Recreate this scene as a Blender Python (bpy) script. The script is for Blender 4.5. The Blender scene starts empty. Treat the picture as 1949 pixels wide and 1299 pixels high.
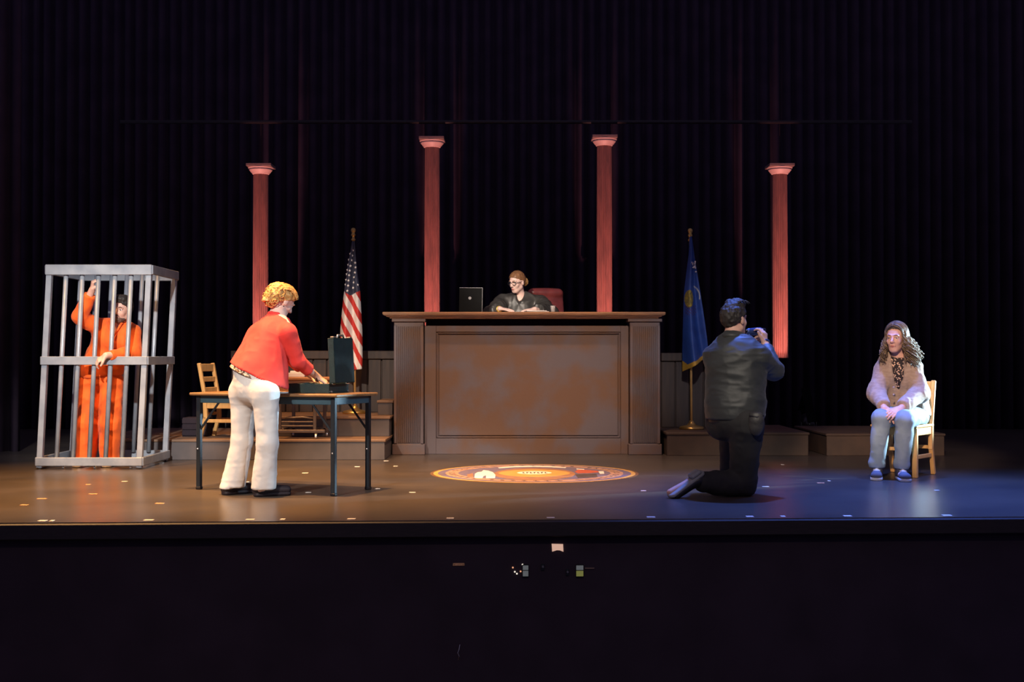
import bpy, bmesh, math, random
import numpy as np
from mathutils import Vector, Matrix

# ------------------------------------------------------------------ camera, world, lights
SC = bpy.context.scene
COL = SC.collection
W_PX, H_PX, F_PX = 1949.0, 1299.0, 2415.0
CAM_H = 1.0
PITCH = math.atan((680.0 - H_PX / 2) / F_PX)

cam_d = bpy.data.cameras.new('camera')
cam_d.sensor_width = 36.0
cam_d.lens = 36.0 * F_PX / W_PX
cam = bpy.data.objects.new('camera', cam_d)
COL.objects.link(cam)
cam.location = (0, 0, CAM_H)
cam.rotation_euler = (math.pi / 2 + PITCH, 0, 0)
SC.camera = cam

world = bpy.data.worlds.new('purple_ambient_lift')
SC.world = world
world.use_nodes = True
bg = world.node_tree.nodes['Background']
bg.inputs[0].default_value = (0.58, 0.48, 0.9, 1)
bg.inputs[1].default_value = 0.16  # purple ambient added to lift the black level

vs = SC.view_settings
vs.view_transform = 'Standard'
vs.look = 'None'
vs.gamma = 1.0
vs.exposure = 0.0
vs.use_curve_mapping = False


def spot(name, loc, target, energy, color, angle, blend=0.6, size=0.12):
    d = bpy.data.lights.new(name, 'SPOT')
    d.energy = energy
    d.color = color
    d.spot_size = math.radians(angle)
    d.spot_blend = blend
    d.shadow_soft_size = size
    o = bpy.data.objects.new(name, d)
    COL.objects.link(o)
    o.location = loc
    v = Vector(target) - Vector(loc)
    o.rotation_euler = v.to_track_quat('-Z', 'Y').to_euler()
    return o


WARM = (1.0, 0.50, 0.17)
WHITE = (1.0, 0.88, 0.76)
COOL = (0.62, 0.83, 1.0)
BLUE = (0.10, 0.22, 1.0)
RED = (1.0, 0.36, 0.30)
# overhead washes
spot('overhead_wash_warm_a', (-4.6, 8.6, 6.6), (-3.4, 9.4, 0), 5200, WARM, 50, 0.9)
spot('overhead_wash_warm_b', (-1.9, 9.0, 6.6), (-1.6, 10.0, 0), 4600, WARM, 50, 0.9)
spot('overhead_wash_warm_c', (0.3, 9.4, 6.6), (0.1, 11.4, 0), 2100, (1.0, .62, .38), 46, 0.9)
spot('overhead_wash_steps', (-3.4, 10.6, 6.6), (-2.3, 13.0, 0.3), 1500, WARM, 26, 0.9)
spot('overhead_wash_blue_a', (2.3, 10.6, 6.6), (2.4, 9.2, 0), 3900, BLUE, 42, 0.9)
spot('overhead_wash_blue_b', (4.2, 9.6, 6.6), (3.9, 9.1, 0), 3000, BLUE, 42, 0.9)
# front of house keys
spot('front_key_cage', (-2.2, 2.0, 5.0), (-3.7, 11.6, 0.9), 5400, (1.0, .95, .92), 14, 0.7)
spot('front_key_lawyer', (-4.2, 1.5, 5.4), (-1.8, 9.3, 0.8), 3500, WHITE, 15, 0.6)
spot('front_key_bench', (0.6, 1.0, 6.2), (0.15, 13.2, 0.9), 3500, (1.0, .76, .60), 15, 0.8)
spot('front_key_judge', (-2.6, 2.0, 6.0), (0.1, 13.9, 1.75), 6500, WHITE, 6, 0.8)
spot('front_key_officer', (0.2, 1.0, 5.6), (1.85, 9.3, 1.0), 1900, (1.0, .9, .75), 11, 0.7)
spot('front_key_witness', (0.2, 1.5, 4.6), (3.15, 10.5, 0.85), 3600, (1.0, .70, .52), 10, 0.6)
spot('front_key_flags', (-2.2, 2.0, 5.5), (-1.7, 13.4, 1.2), 3600, WHITE, 9, 0.8)
spot('front_key_flag_right', (0.5, 2.0, 5.5), (2.0, 13.2, 1.2), 1300, (.85, .88, 1.0), 8, 0.8)
spot('added_front_fill', (0, 0.6, 5.5), (0, 7.7, -0.2), 260, (1.0, .75, .6), 60, 0.9)  # added wide fill that lifts the dark stage front and its fittings
# side booms
spot('side_boom_cool', (7.2, 11.7, 1.55), (3.25, 10.6, 0.75), 6500, (.55, .82, 1.0), 15, 0.4, 0.08)
spot('side_boom_lawyer', (3.4, 7.8, 3.6), (-1.6, 9.3, 0.8), 600, COOL, 14, 0.6, 0.08)


# ------------------------------------------------------------------ pixel helper
def P(px, py, D):
    u = (px - W_PX / 2) / F_PX
    v = (H_PX / 2 - py) / F_PX
    c, s = math.cos(PITCH), math.sin(PITCH)
    d = Vector((u, c - v * s, s + v * c))
    return Vector((0, 0, CAM_H)) + d * (D / d.y)


def G(px, py, z=0.0):
    """point of the plane at height z that a pixel shows"""
    a = P(px, py, 1.0) - Vector((0, 0, CAM_H))
    t = (z - CAM_H) / a.z
    return Vector((0, 0, CAM_H)) + a * t


# ------------------------------------------------------------------ materials
def mat(name, col, rough=0.6, col2=None, nscale=8.0, metal=0.0, bump=0.0, bscale=60.0,
        spec=0.5, stretch=(1, 1, 1), emit=None, estr=0.0, sheen=0.0, contrast=(0.35, 0.65)):
    m = bpy.data.materials.new(name)
    m.use_nodes = True
    nt = m.node_tree
    b = nt.nodes['Principled BSDF']
    b.inputs['Roughness'].default_value = rough
    b.inputs['Metallic'].default_value = metal
    b.inputs['Specular IOR Level'].default_value = spec
    if sheen:
        b.inputs['Sheen Weight'].default_value = sheen
    c1 = (*col, 1)
    c2 = (*(col2 if col2 else [min(1, c * 0.78) for c in col]), 1)
    tc = nt.nodes.new('ShaderNodeTexCoord')
    mp = nt.nodes.new('ShaderNodeMapping')
    mp.inputs['Scale'].default_value = stretch
    nt.links.new(tc.outputs['Object'], mp.inputs['Vector'])
    n = nt.nodes.new('ShaderNodeTexNoise')
    n.inputs['Scale'].default_value = nscale
    n.inputs['Detail'].default_value = 5
    nt.links.new(mp.outputs[0], n.inputs['Vector'])
    r = nt.nodes.new('ShaderNodeValToRGB')
    r.color_ramp.elements[0].position = contrast[0]
    r.color_ramp.elements[1].position = contrast[1]
    r.color_ramp.elements[0].color = c1
    r.color_ramp.elements[1].color = c2
    nt.links.new(n.outputs['Fac'], r.inputs[0])
    nt.links.new(r.outputs[0], b.inputs['Base Color'])
    if bump:
        n2 = nt.nodes.new('ShaderNodeTexNoise')
        n2.inputs['Scale'].default_value = bscale
        n2.inputs['Detail'].default_value = 4
        nt.links.new(mp.outputs[0], n2.inputs['Vector'])
        bp = nt.nodes.new('ShaderNodeBump')
        bp.inputs['Strength'].default_value = bump
        bp.inputs['Distance'].default_value = 0.01
        nt.links.new(n2.outputs['Fac'], bp.inputs['Height'])
        nt.links.new(bp.outputs[0], b.inputs['Normal'])
    if emit:
        b.inputs['Emission Color'].default_value = (*emit, 1)
        b.inputs['Emission Strength'].default_value = estr
    return m


M = {}
M['floor'] = mat('stage_floor_paint', (.082, .066, .055), .30, (.055, .046, .042), 1.3, bump=.08, bscale=22, spec=.5)
M['black_wall'] = mat('black_painted_wood', (.030, .022, .030), .8, nscale=4, spec=.2)
M['front_black'] = mat('black_stage_front', (.045, .034, .05), .85, (.036, .028, .04), 3, spec=.1)
M['matte_black'] = mat('matte_black', (.006, .006, .006), 1.0, spec=0.0)
M['trim'] = mat('stage_lip_trim', (.022, .016, .02), .5, (.012, .010, .012), 30, stretch=(.4, 6, 6))
M['velvet'] = mat('black_velvet', (.055, .040, .062), .95, (.040, .030, .048), 3, spec=.05)
M['silver'] = mat('silver_paint', (.38, .42, .46), .36, (.26, .30, .35), 6, metal=.25, bump=.04)
M['steel'] = mat('bright_steel', (.6, .6, .6), .25, metal=.9)
M['dark_steel'] = mat('dark_steel', (.018, .025, .034), .45, metal=.3)
M['table_metal'] = mat('blue_grey_enamel', (.04, .085, .115), .4, (.03, .065, .09), 10)
M['table_wood'] = mat('laminate_brown', (.22, .125, .055), .38, (.15, .08, .035), 5, stretch=(1, 8, 8))
M['bench'] = mat('bench_paint_dapple', (.135, .068, .036), .55, (.115, .092, .100), 2.6, bump=.06, bscale=40, contrast=(.40, .60))  # brown paint; purple-grey patches stand in for dappled light
M['bench_top'] = mat('bench_top_lit_wood', (.36, .17, .065), .38, (.22, .11, .05), 6, stretch=(.6, 6, 6))  # brighter orange carries the highlight along the top edges
M['wains'] = mat('wainscot_wood', (.058, .033, .021), .6, (.034, .020, .015), 5, stretch=(5, 5, .5))
M['plat'] = mat('platform_face', (.115, .098, .095), .7, (.085, .075, .075), 4)
M['plat_top'] = mat('platform_top', (.24, .145, .085), .55, (.17, .10, .06), 4)
M['plat_dark'] = mat('platform_face_brown', (.085, .052, .034), .7, (.055, .036, .026), 4)
M['shaft'] = mat('column_shaft_paint', (.31, .135, .11), .6, (.21, .10, .085), 7, stretch=(4, 4, .6))
M['capital'] = mat('column_capital_paint', (.82, .62, .56), .5, (.72, .52, .47), 9)
M['abacus'] = mat('column_abacus_paint', (.28, .19, .17), .6, nscale=20)
M['brass'] = mat('brass', (.75, .48, .14), .3, metal=.85)
M['chair_wood'] = mat('blond_wood', (.66, .38, .13), .42, (.54, .30, .10), 6, stretch=(6, 6, .8))
M['clerk_wood'] = mat('orange_wood', (.50, .22, .08), .45, (.38, .16, .06), 5, stretch=(1, 6, 6))
M['iron'] = mat('brown_iron', (.16, .12, .10), .45, metal=.5)
M['case'] = mat('dark_green_leather', (.008, .028, .030), .42, (.005, .019, .022), 25, bump=.15, bscale=160)
M['case_in'] = mat('case_lining', (.02, .02, .03), .9)
M['paper'] = mat('white_paper', (.85, .83, .78), .7, (.8, .78, .73), 12)
M['flag_red'] = mat('flag_red', (.62, .035, .025), .6, nscale=12)
M['flag_white'] = mat('flag_white', (.86, .80, .74), .6, (.78, .72, .66), 12)
M['flag_navy'] = mat('flag_navy', (.045, .05, .085), .6, nscale=12)
M['flag_blue'] = mat('flag_royal_blue', (.03, .085, .33), .5, (.022, .06, .25), 12)
M['gold_fringe'] = mat('gold_fringe', (.72, .40, .05), .6, (.55, .28, .03), 90, bump=.3)
M['gold_print'] = mat('gold_print', (.50, .34, .03), .6, (.12, .10, .04), 45)
M['red_print'] = mat('red_print', (.14, .03, .06), .6, (.05, .03, .10), 40)
M['laptop'] = mat('laptop_shell', (.007, .008, .008), .6, nscale=20, spec=.15)
M['grey_mark'] = mat('grey_mark', (.45, .45, .45), .4)
M['leather'] = mat('burgundy_leather', (.15, .028, .026), .30, (.10, .02, .02), 12, bump=.15, bscale=60)
M['tape_w'] = mat('white_tape', (.88, .85, .8), .6, nscale=40)
M['tape_o'] = mat('orange_tape', (.85, .42, .22), .6, nscale=40)
# people
M['skin'] = mat('skin', (.72, .43, .33), .5, (.66, .38, .29), 18, spec=.35)
M['skin_pale'] = mat('skin_pale', (.80, .56, .47), .5, (.75, .50, .42), 18, spec=.35)
M['lip'] = mat('lips', (.52, .17, .15), .45)
M['eye_white'] = mat('eye_white', (.75, .72, .7), .3)
M['iris'] = mat('iris', (.03, .02, .015), .3)
M['brow'] = mat('brow', (.05, .03, .02), .8)
M['orange'] = mat('orange_cotton', (.93, .145, .012), .8, (.80, .11, .01), 9, bump=.12, bscale=26, sheen=.1)
M['red'] = mat('red_suiting', (.78, .045, .035), .75, (.68, .035, .03), 9, bump=.08, bscale=30, sheen=.1)
M['cream'] = mat('cream_cotton', (.68, .67, .66), .8, (.60, .59, .59), 7, bump=.15, bscale=24)
M['pattern'] = mat('patterned_cloth', (.75, .62, .45), .8, (.10, .05, .03), 60, contrast=(.45, .55))
M['shoe_black'] = mat('black_suede', (.018, .012, .018), .6)
M['robe'] = mat('black_satin', (.045, .043, .036), .42, (.028, .027, .024), 7, bump=.12, bscale=18)
M['jacket'] = mat('charcoal_twill', (.040, .043, .040), .55, (.027, .030, .029), 8, bump=.14, bscale=22, sheen=.08)
M['black_trouser'] = mat('black_trouser', (.020, .019, .018), .8, nscale=8, bump=.15, bscale=24)
M['sole'] = mat('grey_rubber', (.30, .31, .30), .7, nscale=14)
M['cardigan'] = mat('oatmeal_knit', (.44, .335, .255), .9, (.34, .25, .19), 22, bump=.3, bscale=90, stretch=(1, 1, 3), sheen=.2)
M['jeans'] = mat('light_denim', (.27, .35, .42), .85, (.20, .27, .34), 8, bump=.1, bscale=120)
M['sneaker'] = mat('grey_canvas', (.12, .12, .15), .8)
M['white_rubber'] = mat('white_rubber', (.85, .82, .8), .5)
M['hair_dark'] = mat('hair_near_black', (.022, .018, .016), .65, (.035, .028, .022), 40, stretch=(1, 1, .2))
M['hair_brown'] = mat('hair_brown', (.25, .115, .045), .45, (.16, .075, .03), 40)
M['hair_blonde'] = mat('hair_blonde', (.72, .43, .15), .42, (.50, .27, .08), 40)
M['hair_curl'] = mat('hair_dark_blonde', (.22, .155, .085), .5, (.12, .08, .045), 30)
M['hair_top'] = mat('hair_dark_roots', (.05, .038, .034), .6, (.03, .026, .028), 40)
M['beard'] = mat('beard_stubble', (.07, .04, .03), .8, (.16, .09, .07), 70)
M['black_plastic'] = mat('black_plastic', (.012, .012, .015), .35)
M['blue_metal'] = mat('camcorder_shell', (.05, .085, .24), .25, metal=.5)
M['screen'] = mat('lcd_panel', (.35, .37, .42), .3)
M['yellow'] = mat('yellow_patch', (.62, .45, .06), .7, (.10, .09, .04), 60)
M['watch_gold'] = mat('gold_watch', (.8, .5, .08), .3, metal=.7)


def floral():
    m = bpy.data.materials.new('black_floral_print')
    m.use_nodes = True
    nt = m.node_tree
    b = nt.nodes['Principled BSDF']
    b.inputs['Roughness'].default_value = .8
    tc = nt.nodes.new('ShaderNodeTexCoord')
    v = nt.nodes.new('ShaderNodeTexVoronoi')
    v.inputs['Scale'].default_value = 62
    r = nt.nodes.new('ShaderNodeValToRGB')
    r.color_ramp.interpolation = 'CONSTANT'
    r.color_ramp.elements[0].color = (.75, .52, .36, 1)
    r.color_ramp.elements[1].position = .38
    r.color_ramp.elements[1].color = (.02, .012, .014, 1)
    nt.links.new(tc.outputs['Object'], v.inputs['Vector'])
    nt.links.new(v.outputs['Distance'], r.inputs[0])
    nt.links.new(r.outputs[0], b.inputs['Base Color'])
    return m


M['floral'] = floral()


# ------------------------------------------------------------------ object helpers
def tag(o, label, cat, group=None, kind=None):
    o['label'] = label
    o['category'] = cat
    if group:
        o['group'] = group
    if kind:
        o['kind'] = kind
    return o


def empty(name, loc=(0, 0, 0), rz=0.0, label=None, cat=None, group=None):
    o = bpy.data.objects.new(name, None)
    o.empty_display_size = .1
    COL.objects.link(o)
    o.location = loc
    o.rotation_euler = (0, 0, rz)
    if label:
        tag(o, label, cat, group)
    return o


class MB:
    """collects shapes for one mesh"""

    def __init__(self):
        self.v, self.f = [], []

    def add(self, vs, fs):
        o = len(self.v)
        self.v += [tuple(p) for p in vs]
        self.f += [tuple(i + o for i in f) for f in fs]
        return self

    def box(self, c, s, b=0.0, R=None):
        c = Vector(c)
        hx, hy, hz = s[0] / 2, s[1] / 2, s[2] / 2
        b = min(b, hx * .9, hy * .9, hz * .9)
        R = R or Matrix.Identity(3)
        if b <= 0:
            vs = [c + R @ Vector((x * hx, y * hy, z * hz)) for x in (-1, 1) for y in (-1, 1) for z in (-1, 1)]
            fs = [(0, 1, 3, 2), (4, 6, 7, 5), (0, 4, 5, 1), (2, 3, 7, 6), (0, 2, 6, 4), (1, 5, 7, 3)]
            return self.add(vs, fs)
        bm = bmesh.new()
        for x in (-1, 1):
            for y in (-1, 1):
                for z in (-1, 1):
                    for k in range(3):
                        p = [x * hx, y * hy, z * hz]
                        for j in range(3):
                            if j != k:
                                p[j] -= b * (1 if p[j] > 0 else -1)
                        bm.verts.new(c + R @ Vector(p))
        r = bmesh.ops.convex_hull(bm, input=bm.verts)
        bmesh.ops.dissolve_limit(bm, angle_limit=.01, verts=bm.verts, edges=bm.edges)
        bm.verts.index_update()
        vs = [v.co.copy() for v in bm.verts]
        fs = [[v.index for v in f.verts] for f in bm.faces]
        bm.free()
        return self.add(vs, fs)

    def beam(self, a, b, w, d, up=(0, 0, 1), bev=0.0):
        a, b = Vector(a), Vector(b)
        z = (b - a)
        L = z.length
        z.normalize()
        u = Vector(up)
        if abs(u.dot(z)) > .98:
            u = Vector((0, 1, 0))
        x = u.cross(z).normalized()
        y = z.cross(x)
        R = Matrix((x, y, z)).transposed()
        return self.box((a + b) / 2, (w, d, L), bev, R)

    def tube(self, pts, rad, n=8, caps=True):
        pts = [Vector(p) for p in pts]
        if not hasattr(rad, '__len__'):
            rad = [rad] * len(pts)
        vs, fs = [], []
        t0 = (pts[1] - pts[0]).normalized()
        x = t0.orthogonal().normalized()
        for i, p in enumerate(pts):
            t = (pts[min(i + 1, len(pts) - 1)] - pts[max(i - 1, 0)])
            if t.length < 1e-9:
                t = t0
            t = t.normalized()
            x = (x - t * x.dot(t))
            x = x.normalized() if x.length > 1e-6 else t.orthogonal().normalized()
            y = t.cross(x)
            for k in range(n):
                a = 2 * math.pi * k / n
                vs.append(p + (x * math.cos(a) + y * math.sin(a)) * rad[i])
        for i in range(len(pts) - 1):
            for k in range(n):
                fs.append((i * n + k, i * n + (k + 1) % n, (i + 1) * n + (k + 1) % n, (i + 1) * n + k))
        if caps:
            fs.append(tuple(range(n - 1, -1, -1)))
            fs.append(tuple((len(pts) - 1) * n + k for k in range(n)))
        return self.add(vs, fs)

    def lathe(self, prof, c=(0, 0, 0), n=24):
        vs, fs = [], []
        c = Vector(c)
        for r, z in prof:
            for k in range(n):
                a = 2 * math.pi * k / n
                vs.append(c + Vector((r * math.cos(a), r * math.sin(a), z)))
        for i in range(len(prof) - 1):
            for k in range(n):
                fs.append((i * n + k, i * n + (k + 1) % n, (i + 1) * n + (k + 1) % n, (i + 1) * n + k))
        fs.append(tuple(range(n - 1, -1, -1)))
        fs.append(tuple((len(prof) - 1) * n + k for k in range(n)))
        return self.add(vs, fs)

    def ball(self, c, r, nu=12, nv=8, R=None):
        c = Vector(c)
        if not hasattr(r, '__len__'):
            r = (r, r, r)
        R = R or Matrix.Identity(3)
        vs = [c + R @ Vector((0, 0, -r[2]))]
        for j in range(1, nv):
            t = math.pi * j / nv - math.pi / 2
            for k in range(nu):
                a = 2 * math.pi * k / nu
                vs.append(c + R @ Vector((r[0] * math.cos(t) * math.cos(a), r[1] * math.cos(t) * math.sin(a), r[2] * math.sin(t))))
        vs.append(c + R @ Vector((0, 0, r[2])))
        fs = [(0, 1 + (k + 1) % nu, 1 + k) for k in range(nu)]
        for j in range(nv - 2):
            for k in range(nu):
                a0 = 1 + j * nu
                fs.append((a0 + k, a0 + (k + 1) % nu, a0 + nu + (k + 1) % nu, a0 + nu + k))
        a0 = 1 + (nv - 2) * nu
        fs += [(a0 + k, a0 + (k + 1) % nu, len(vs) - 1) for k in range(nu)]
        return self.add(vs, fs)

    def prism(self, poly, z0, z1):
        n = len(poly)
        vs = [(x, y, z0) for x, y in poly] + [(x, y, z1) for x, y in poly]
        fs = [tuple(range(n - 1, -1, -1)), tuple(range(n, 2 * n))]
        fs += [(i, (i + 1) % n, n + (i + 1) % n, n + i) for i in range(n)]
        return self.add(vs, fs)

    def ring(self, r0, r1, z0, z1, n=72, a0=0, a1=2 * math.pi):
        full = abs(a1 - a0 - 2 * math.pi) < 1e-6
        vs, fs = [], []
        k = n if full else n + 1
        for i in range(k):
            a = a0 + (a1 - a0) * i / n
            c, s = math.cos(a), math.sin(a)
            vs += [(r0 * c, r0 * s, z0), (r1 * c, r1 * s, z0), (r1 * c, r1 * s, z1), (r0 * c, r0 * s, z1)]
        for i in range(n):
            j = (i + 1) % k
            for q in range(4):
                fs.append((i * 4 + q, i * 4 + (q + 1) % 4, j * 4 + (q + 1) % 4, j * 4 + q))
        if not full:
            fs.append((0, 1, 2, 3))
            fs.append(tuple((k - 1) * 4 + q for q in (3, 2, 1, 0)))
        return self.add(vs, fs)

    def build(self, name, m, parent=None, smooth=False, off=None, loc=None):
        me = bpy.data.meshes.new(name)
        vs = self.v
        if off is not None:
            o = Vector(off)
            vs = [Vector(p) - o for p in vs]
        me.from_pydata(vs, [], self.f)
        me.materials.append(m)
        bm = bmesh.new()
        bm.from_mesh(me)
        bmesh.ops.recalc_face_normals(bm, faces=bm.faces)
        bm.to_mesh(me)
        bm.free()
        if smooth:
            for p in me.polygons:
                p.use_smooth = True
        ob = bpy.data.objects.new(name, me)
        COL.objects.link(ob)
        if parent is not None:
            ob.parent = parent
        if loc is not None:
            ob.location = loc
        return ob


def share(name, src, parent, loc=(0, 0, 0)):
    o = bpy.data.objects.new(name, src.data)
    COL.objects.link(o)
    o.parent = parent
    o.location = loc
    return o


# ------------------------------------------------------------------ noise
def vnoise(p, seed=0):
    """value noise, p (n,3) -> (-1..1)"""
    i = np.floor(p).astype(np.int64)
    f = p - i
    f = f * f * (3 - 2 * f)

    def h(ix, iy, iz):
        n = (ix * 374761393 + iy * 668265263 + iz * 2147483647 + seed * 1274126177) & 0xFFFFFFFF
        n = ((n ^ (n >> 13)) * 1274126177) & 0xFFFFFFFF
        n = n ^ (n >> 16)
        return (n & 0xFFFF) / 32767.5 - 1.0
    r = 0
    for dx in (0, 1):
        wx = f[:, 0] if dx else 1 - f[:, 0]
        for dy in (0, 1):
            wy = f[:, 1] if dy else 1 - f[:, 1]
            for dz in (0, 1):
                wz = f[:, 2] if dz else 1 - f[:, 2]
                r = r + wx * wy * wz * h(i[:, 0] + dx, i[:, 1] + dy, i[:, 2] + dz)
    return r


# ------------------------------------------------------------------ signed distance modelling for people and cloth
class SDF:
    def __init__(self):
        self.p = []
        self.cut = []

    def cap(self, a, b, ra, rb=None, k=.02, sub=False):
        self.p.append(('cap', np.array(a, float), np.array(b, float), ra, ra if rb is None else rb, k, sub))
        return self

    def chain(self, pts, rad, k=.02):
        for i in range(len(pts) - 1):
            self.cap(pts[i], pts[i + 1], rad[i], rad[i + 1], k)
        return self

    def ecap(self, a, b, A, B, side, k=.02, sub=False):
        """tapering capsule of elliptic section; A, B = (half width along side, half depth)"""
        self.p.append(('ecap', np.array(a, float), np.array(b, float), A, B, np.array(side, float), k, sub))
        return self

    def ell(self, c, r, R=None, k=.02, sub=False):
        R = np.array(R, float) if R is not None else np.eye(3)
        self.p.append(('ell', np.array(c, float), np.array(r, float), R, k, sub))
        return self

    def plane(self, pt, n, center=None, rad=None):
        """cut away everything on the side n points to (within rad of center)"""
        self.cut.append((np.array(pt, float), np.array(n, float) / np.linalg.norm(n),
                         None if center is None else np.array(center, float), rad))
        return self

    @staticmethod
    def _bb(q):
        if q[0] == 'cap':
            r = max(q[3], q[4])
            return np.minimum(q[1], q[2]) - r, np.maximum(q[1], q[2]) + r
        if q[0] == 'ecap':
            r = max(max(q[3]), max(q[4]))
            return np.minimum(q[1], q[2]) - r, np.maximum(q[1], q[2]) + r
        r = q[2].max()
        return q[1] - r, q[1] + r

    @staticmethod
    def _ev(q, X):
        if q[0] == 'cap':
            a, b, ra, rb = q[1:5]
            ab = b - a
            L2 = max(ab @ ab, 1e-12)
            w = X - a
            t = np.clip((w @ ab) / L2, 0, 1)
            d = w - t[:, None] * ab
            return np.sqrt((d * d).sum(1)) - (ra + (rb - ra) * t)
        if q[0] == 'ecap':
            a, b, A, B, side = q[1:6]
            ab = b - a
            L = max(np.linalg.norm(ab), 1e-9)
            z = ab / L
            x = side - z * (side @ z)
            x /= np.linalg.norm(x)
            y = np.cross(z, x)
            w = X - a
            s = w @ z
            t = np.clip(s / L, 0, 1)
            over = s - t * L
            rw = A[0] + (B[0] - A[0]) * t
            rd = A[1] + (B[1] - A[1]) * t
            m = np.minimum(rw, rd)
            u, v = w @ x, w @ y
            e = np.sqrt((u / rw) ** 2 + (v / rd) ** 2 + (over / m) ** 2)
            g = np.sqrt((u / rw ** 2) ** 2 + (v / rd ** 2) ** 2 + (over / m ** 2) ** 2) + 1e-9
            return np.where(e > .3, e * (e - 1) / g, -m * .7)
        c, r, R = q[1:4]
        w = (X - c) @ R
        e = np.sqrt(((w / r) ** 2).sum(1))
        g = np.sqrt(((w / r ** 2) ** 2).sum(1)) + 1e-9
        return np.where(e > .3, e * (e - 1) / g, -r.min() * .7)

    def mesh(self, h):
        lo = np.min([self._bb(q)[0] for q in self.p if not q[-1]], axis=0) - 4 * h
        hi = np.max([self._bb(q)[1] for q in self.p if not q[-1]], axis=0) + 4 * h
        n = np.ceil((hi - lo) / h).astype(int) + 1
        ax = [lo[i] + h * np.arange(n[i]) for i in range(3)]
        D = np.full(n, .2, np.float32)

        def region(l, u):
            s = []
            for i in range(3):
                a = int(max(0, math.floor((l[i] - lo[i]) / h)))
                b = int(min(n[i], math.ceil((u[i] - lo[i]) / h) + 1))
                if b - a < 1:
                    return None
                s.append(slice(a, b))
            return tuple(s)
        for q in self.p:
            k, sub = q[-2], q[-1]
            l, u = self._bb(q)
            m = k + 3 * h
            s = region(l - m, u + m)
            if s is None:
                continue
            g = np.meshgrid(ax[0][s[0]], ax[1][s[1]], ax[2][s[2]], indexing='ij')
            X = np.stack([a.ravel() for a in g], 1)
            d = self._ev(q, X).reshape(g[0].shape).astype(np.float32)
            o = D[s]
            if sub:
                d = -d
                hh = np.maximum(k - np.abs(o - d), 0) / k
                D[s] = np.maximum(o, d) + hh * hh * k * .25
            else:
                hh = np.maximum(k - np.abs(o - d), 0) / k
                D[s] = np.minimum(o, d) - hh * hh * k * .25
        for pt, nn, cc, rad in self.cut:
            s = (slice(None),) * 3 if cc is None else region(cc - rad, cc + rad)
            if s is None:
                continue
            g = np.meshgrid(ax[0][s[0]], ax[1][s[1]], ax[2][s[2]], indexing='ij', sparse=True)
            d = (g[0] - pt[0]) * nn[0] + (g[1] - pt[1]) * nn[1] + (g[2] - pt[2]) * nn[2]
            if cc is not None:
                r2 = np.sqrt((g[0] - cc[0]) ** 2 + (g[1] - cc[1]) ** 2 + (g[2] - cc[2]) ** 2)
                d = np.where(r2 < rad, d, -1)
            D[s] = np.maximum(D[s], d.astype(np.float32))
        return surface_nets(D, lo, h)


def surface_nets(D, lo, h):
    ins = D < 0
    nx, ny, nz = D.shape
    c = np.zeros((nx - 1, ny - 1, nz - 1), np.int8)
    for i in (0, 1):
        for j in (0, 1):
            for k in (0, 1):
                c += ins[i:nx - 1 + i, j:ny - 1 + j, k:nz - 1 + k]
    act = (c > 0) & (c < 8)
    I, J, K = np.nonzero(act)
    idx = np.full(act.shape, -1, np.int64)
    idx[I, J, K] = np.arange(len(I))
    corner = [(i, j, k) for i in (0, 1) for j in (0, 1) for k in (0, 1)]
    V = np.stack([D[I + a, J + b, K + e] for a, b, e in corner], 1).astype(np.float64)
    acc = np.zeros((len(I), 3))
    cnt = np.zeros(len(I))
    for p in range(8):
        for q in range(p + 1, 8):
            if sum(abs(corner[p][m] - corner[q][m]) for m in range(3)) != 1:
                continue
            a, b = V[:, p], V[:, q]
            mk = (a < 0) != (b < 0)
            t = np.where(mk, a / np.where(mk, a - b, 1), 0)
            pt = np.array(corner[p], float) + t[:, None] * (np.array(corner[q], float) - np.array(corner[p], float))
            acc += np.where(mk[:, None], pt, 0)
            cnt += mk
    v = lo + h * (np.stack([I, J, K], 1) + acc / cnt[:, None])
    F = []
    for a in range(3):
        b, e = (a + 1) % 3, (a + 2) % 3
        s0 = [slice(1, -1)] * 3
        s0[a] = slice(0, -1)
        s1 = list(s0)
        s1[a] = slice(1, None)
        A, B = ins[tuple(s0)], ins[tuple(s1)]
        for flip, mk in ((False, A & ~B), (True, ~A & B)):
            q = np.stack(np.nonzero(mk), 1)
            if not len(q):
                continue
            for m in (b, e):
                q[:, m] += 1
            cs = []
            for db, de in ((-1, -1), (0, -1), (0, 0), (-1, 0)):
                r = q.copy()
                r[:, b] += db
                r[:, e] += de
                cs.append(idx[r[:, 0], r[:, 1], r[:, 2]])
            f = np.stack(cs[::-1] if flip else cs, 1)
            F.append(f)
    F = np.concatenate(F)
    return v, F


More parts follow.
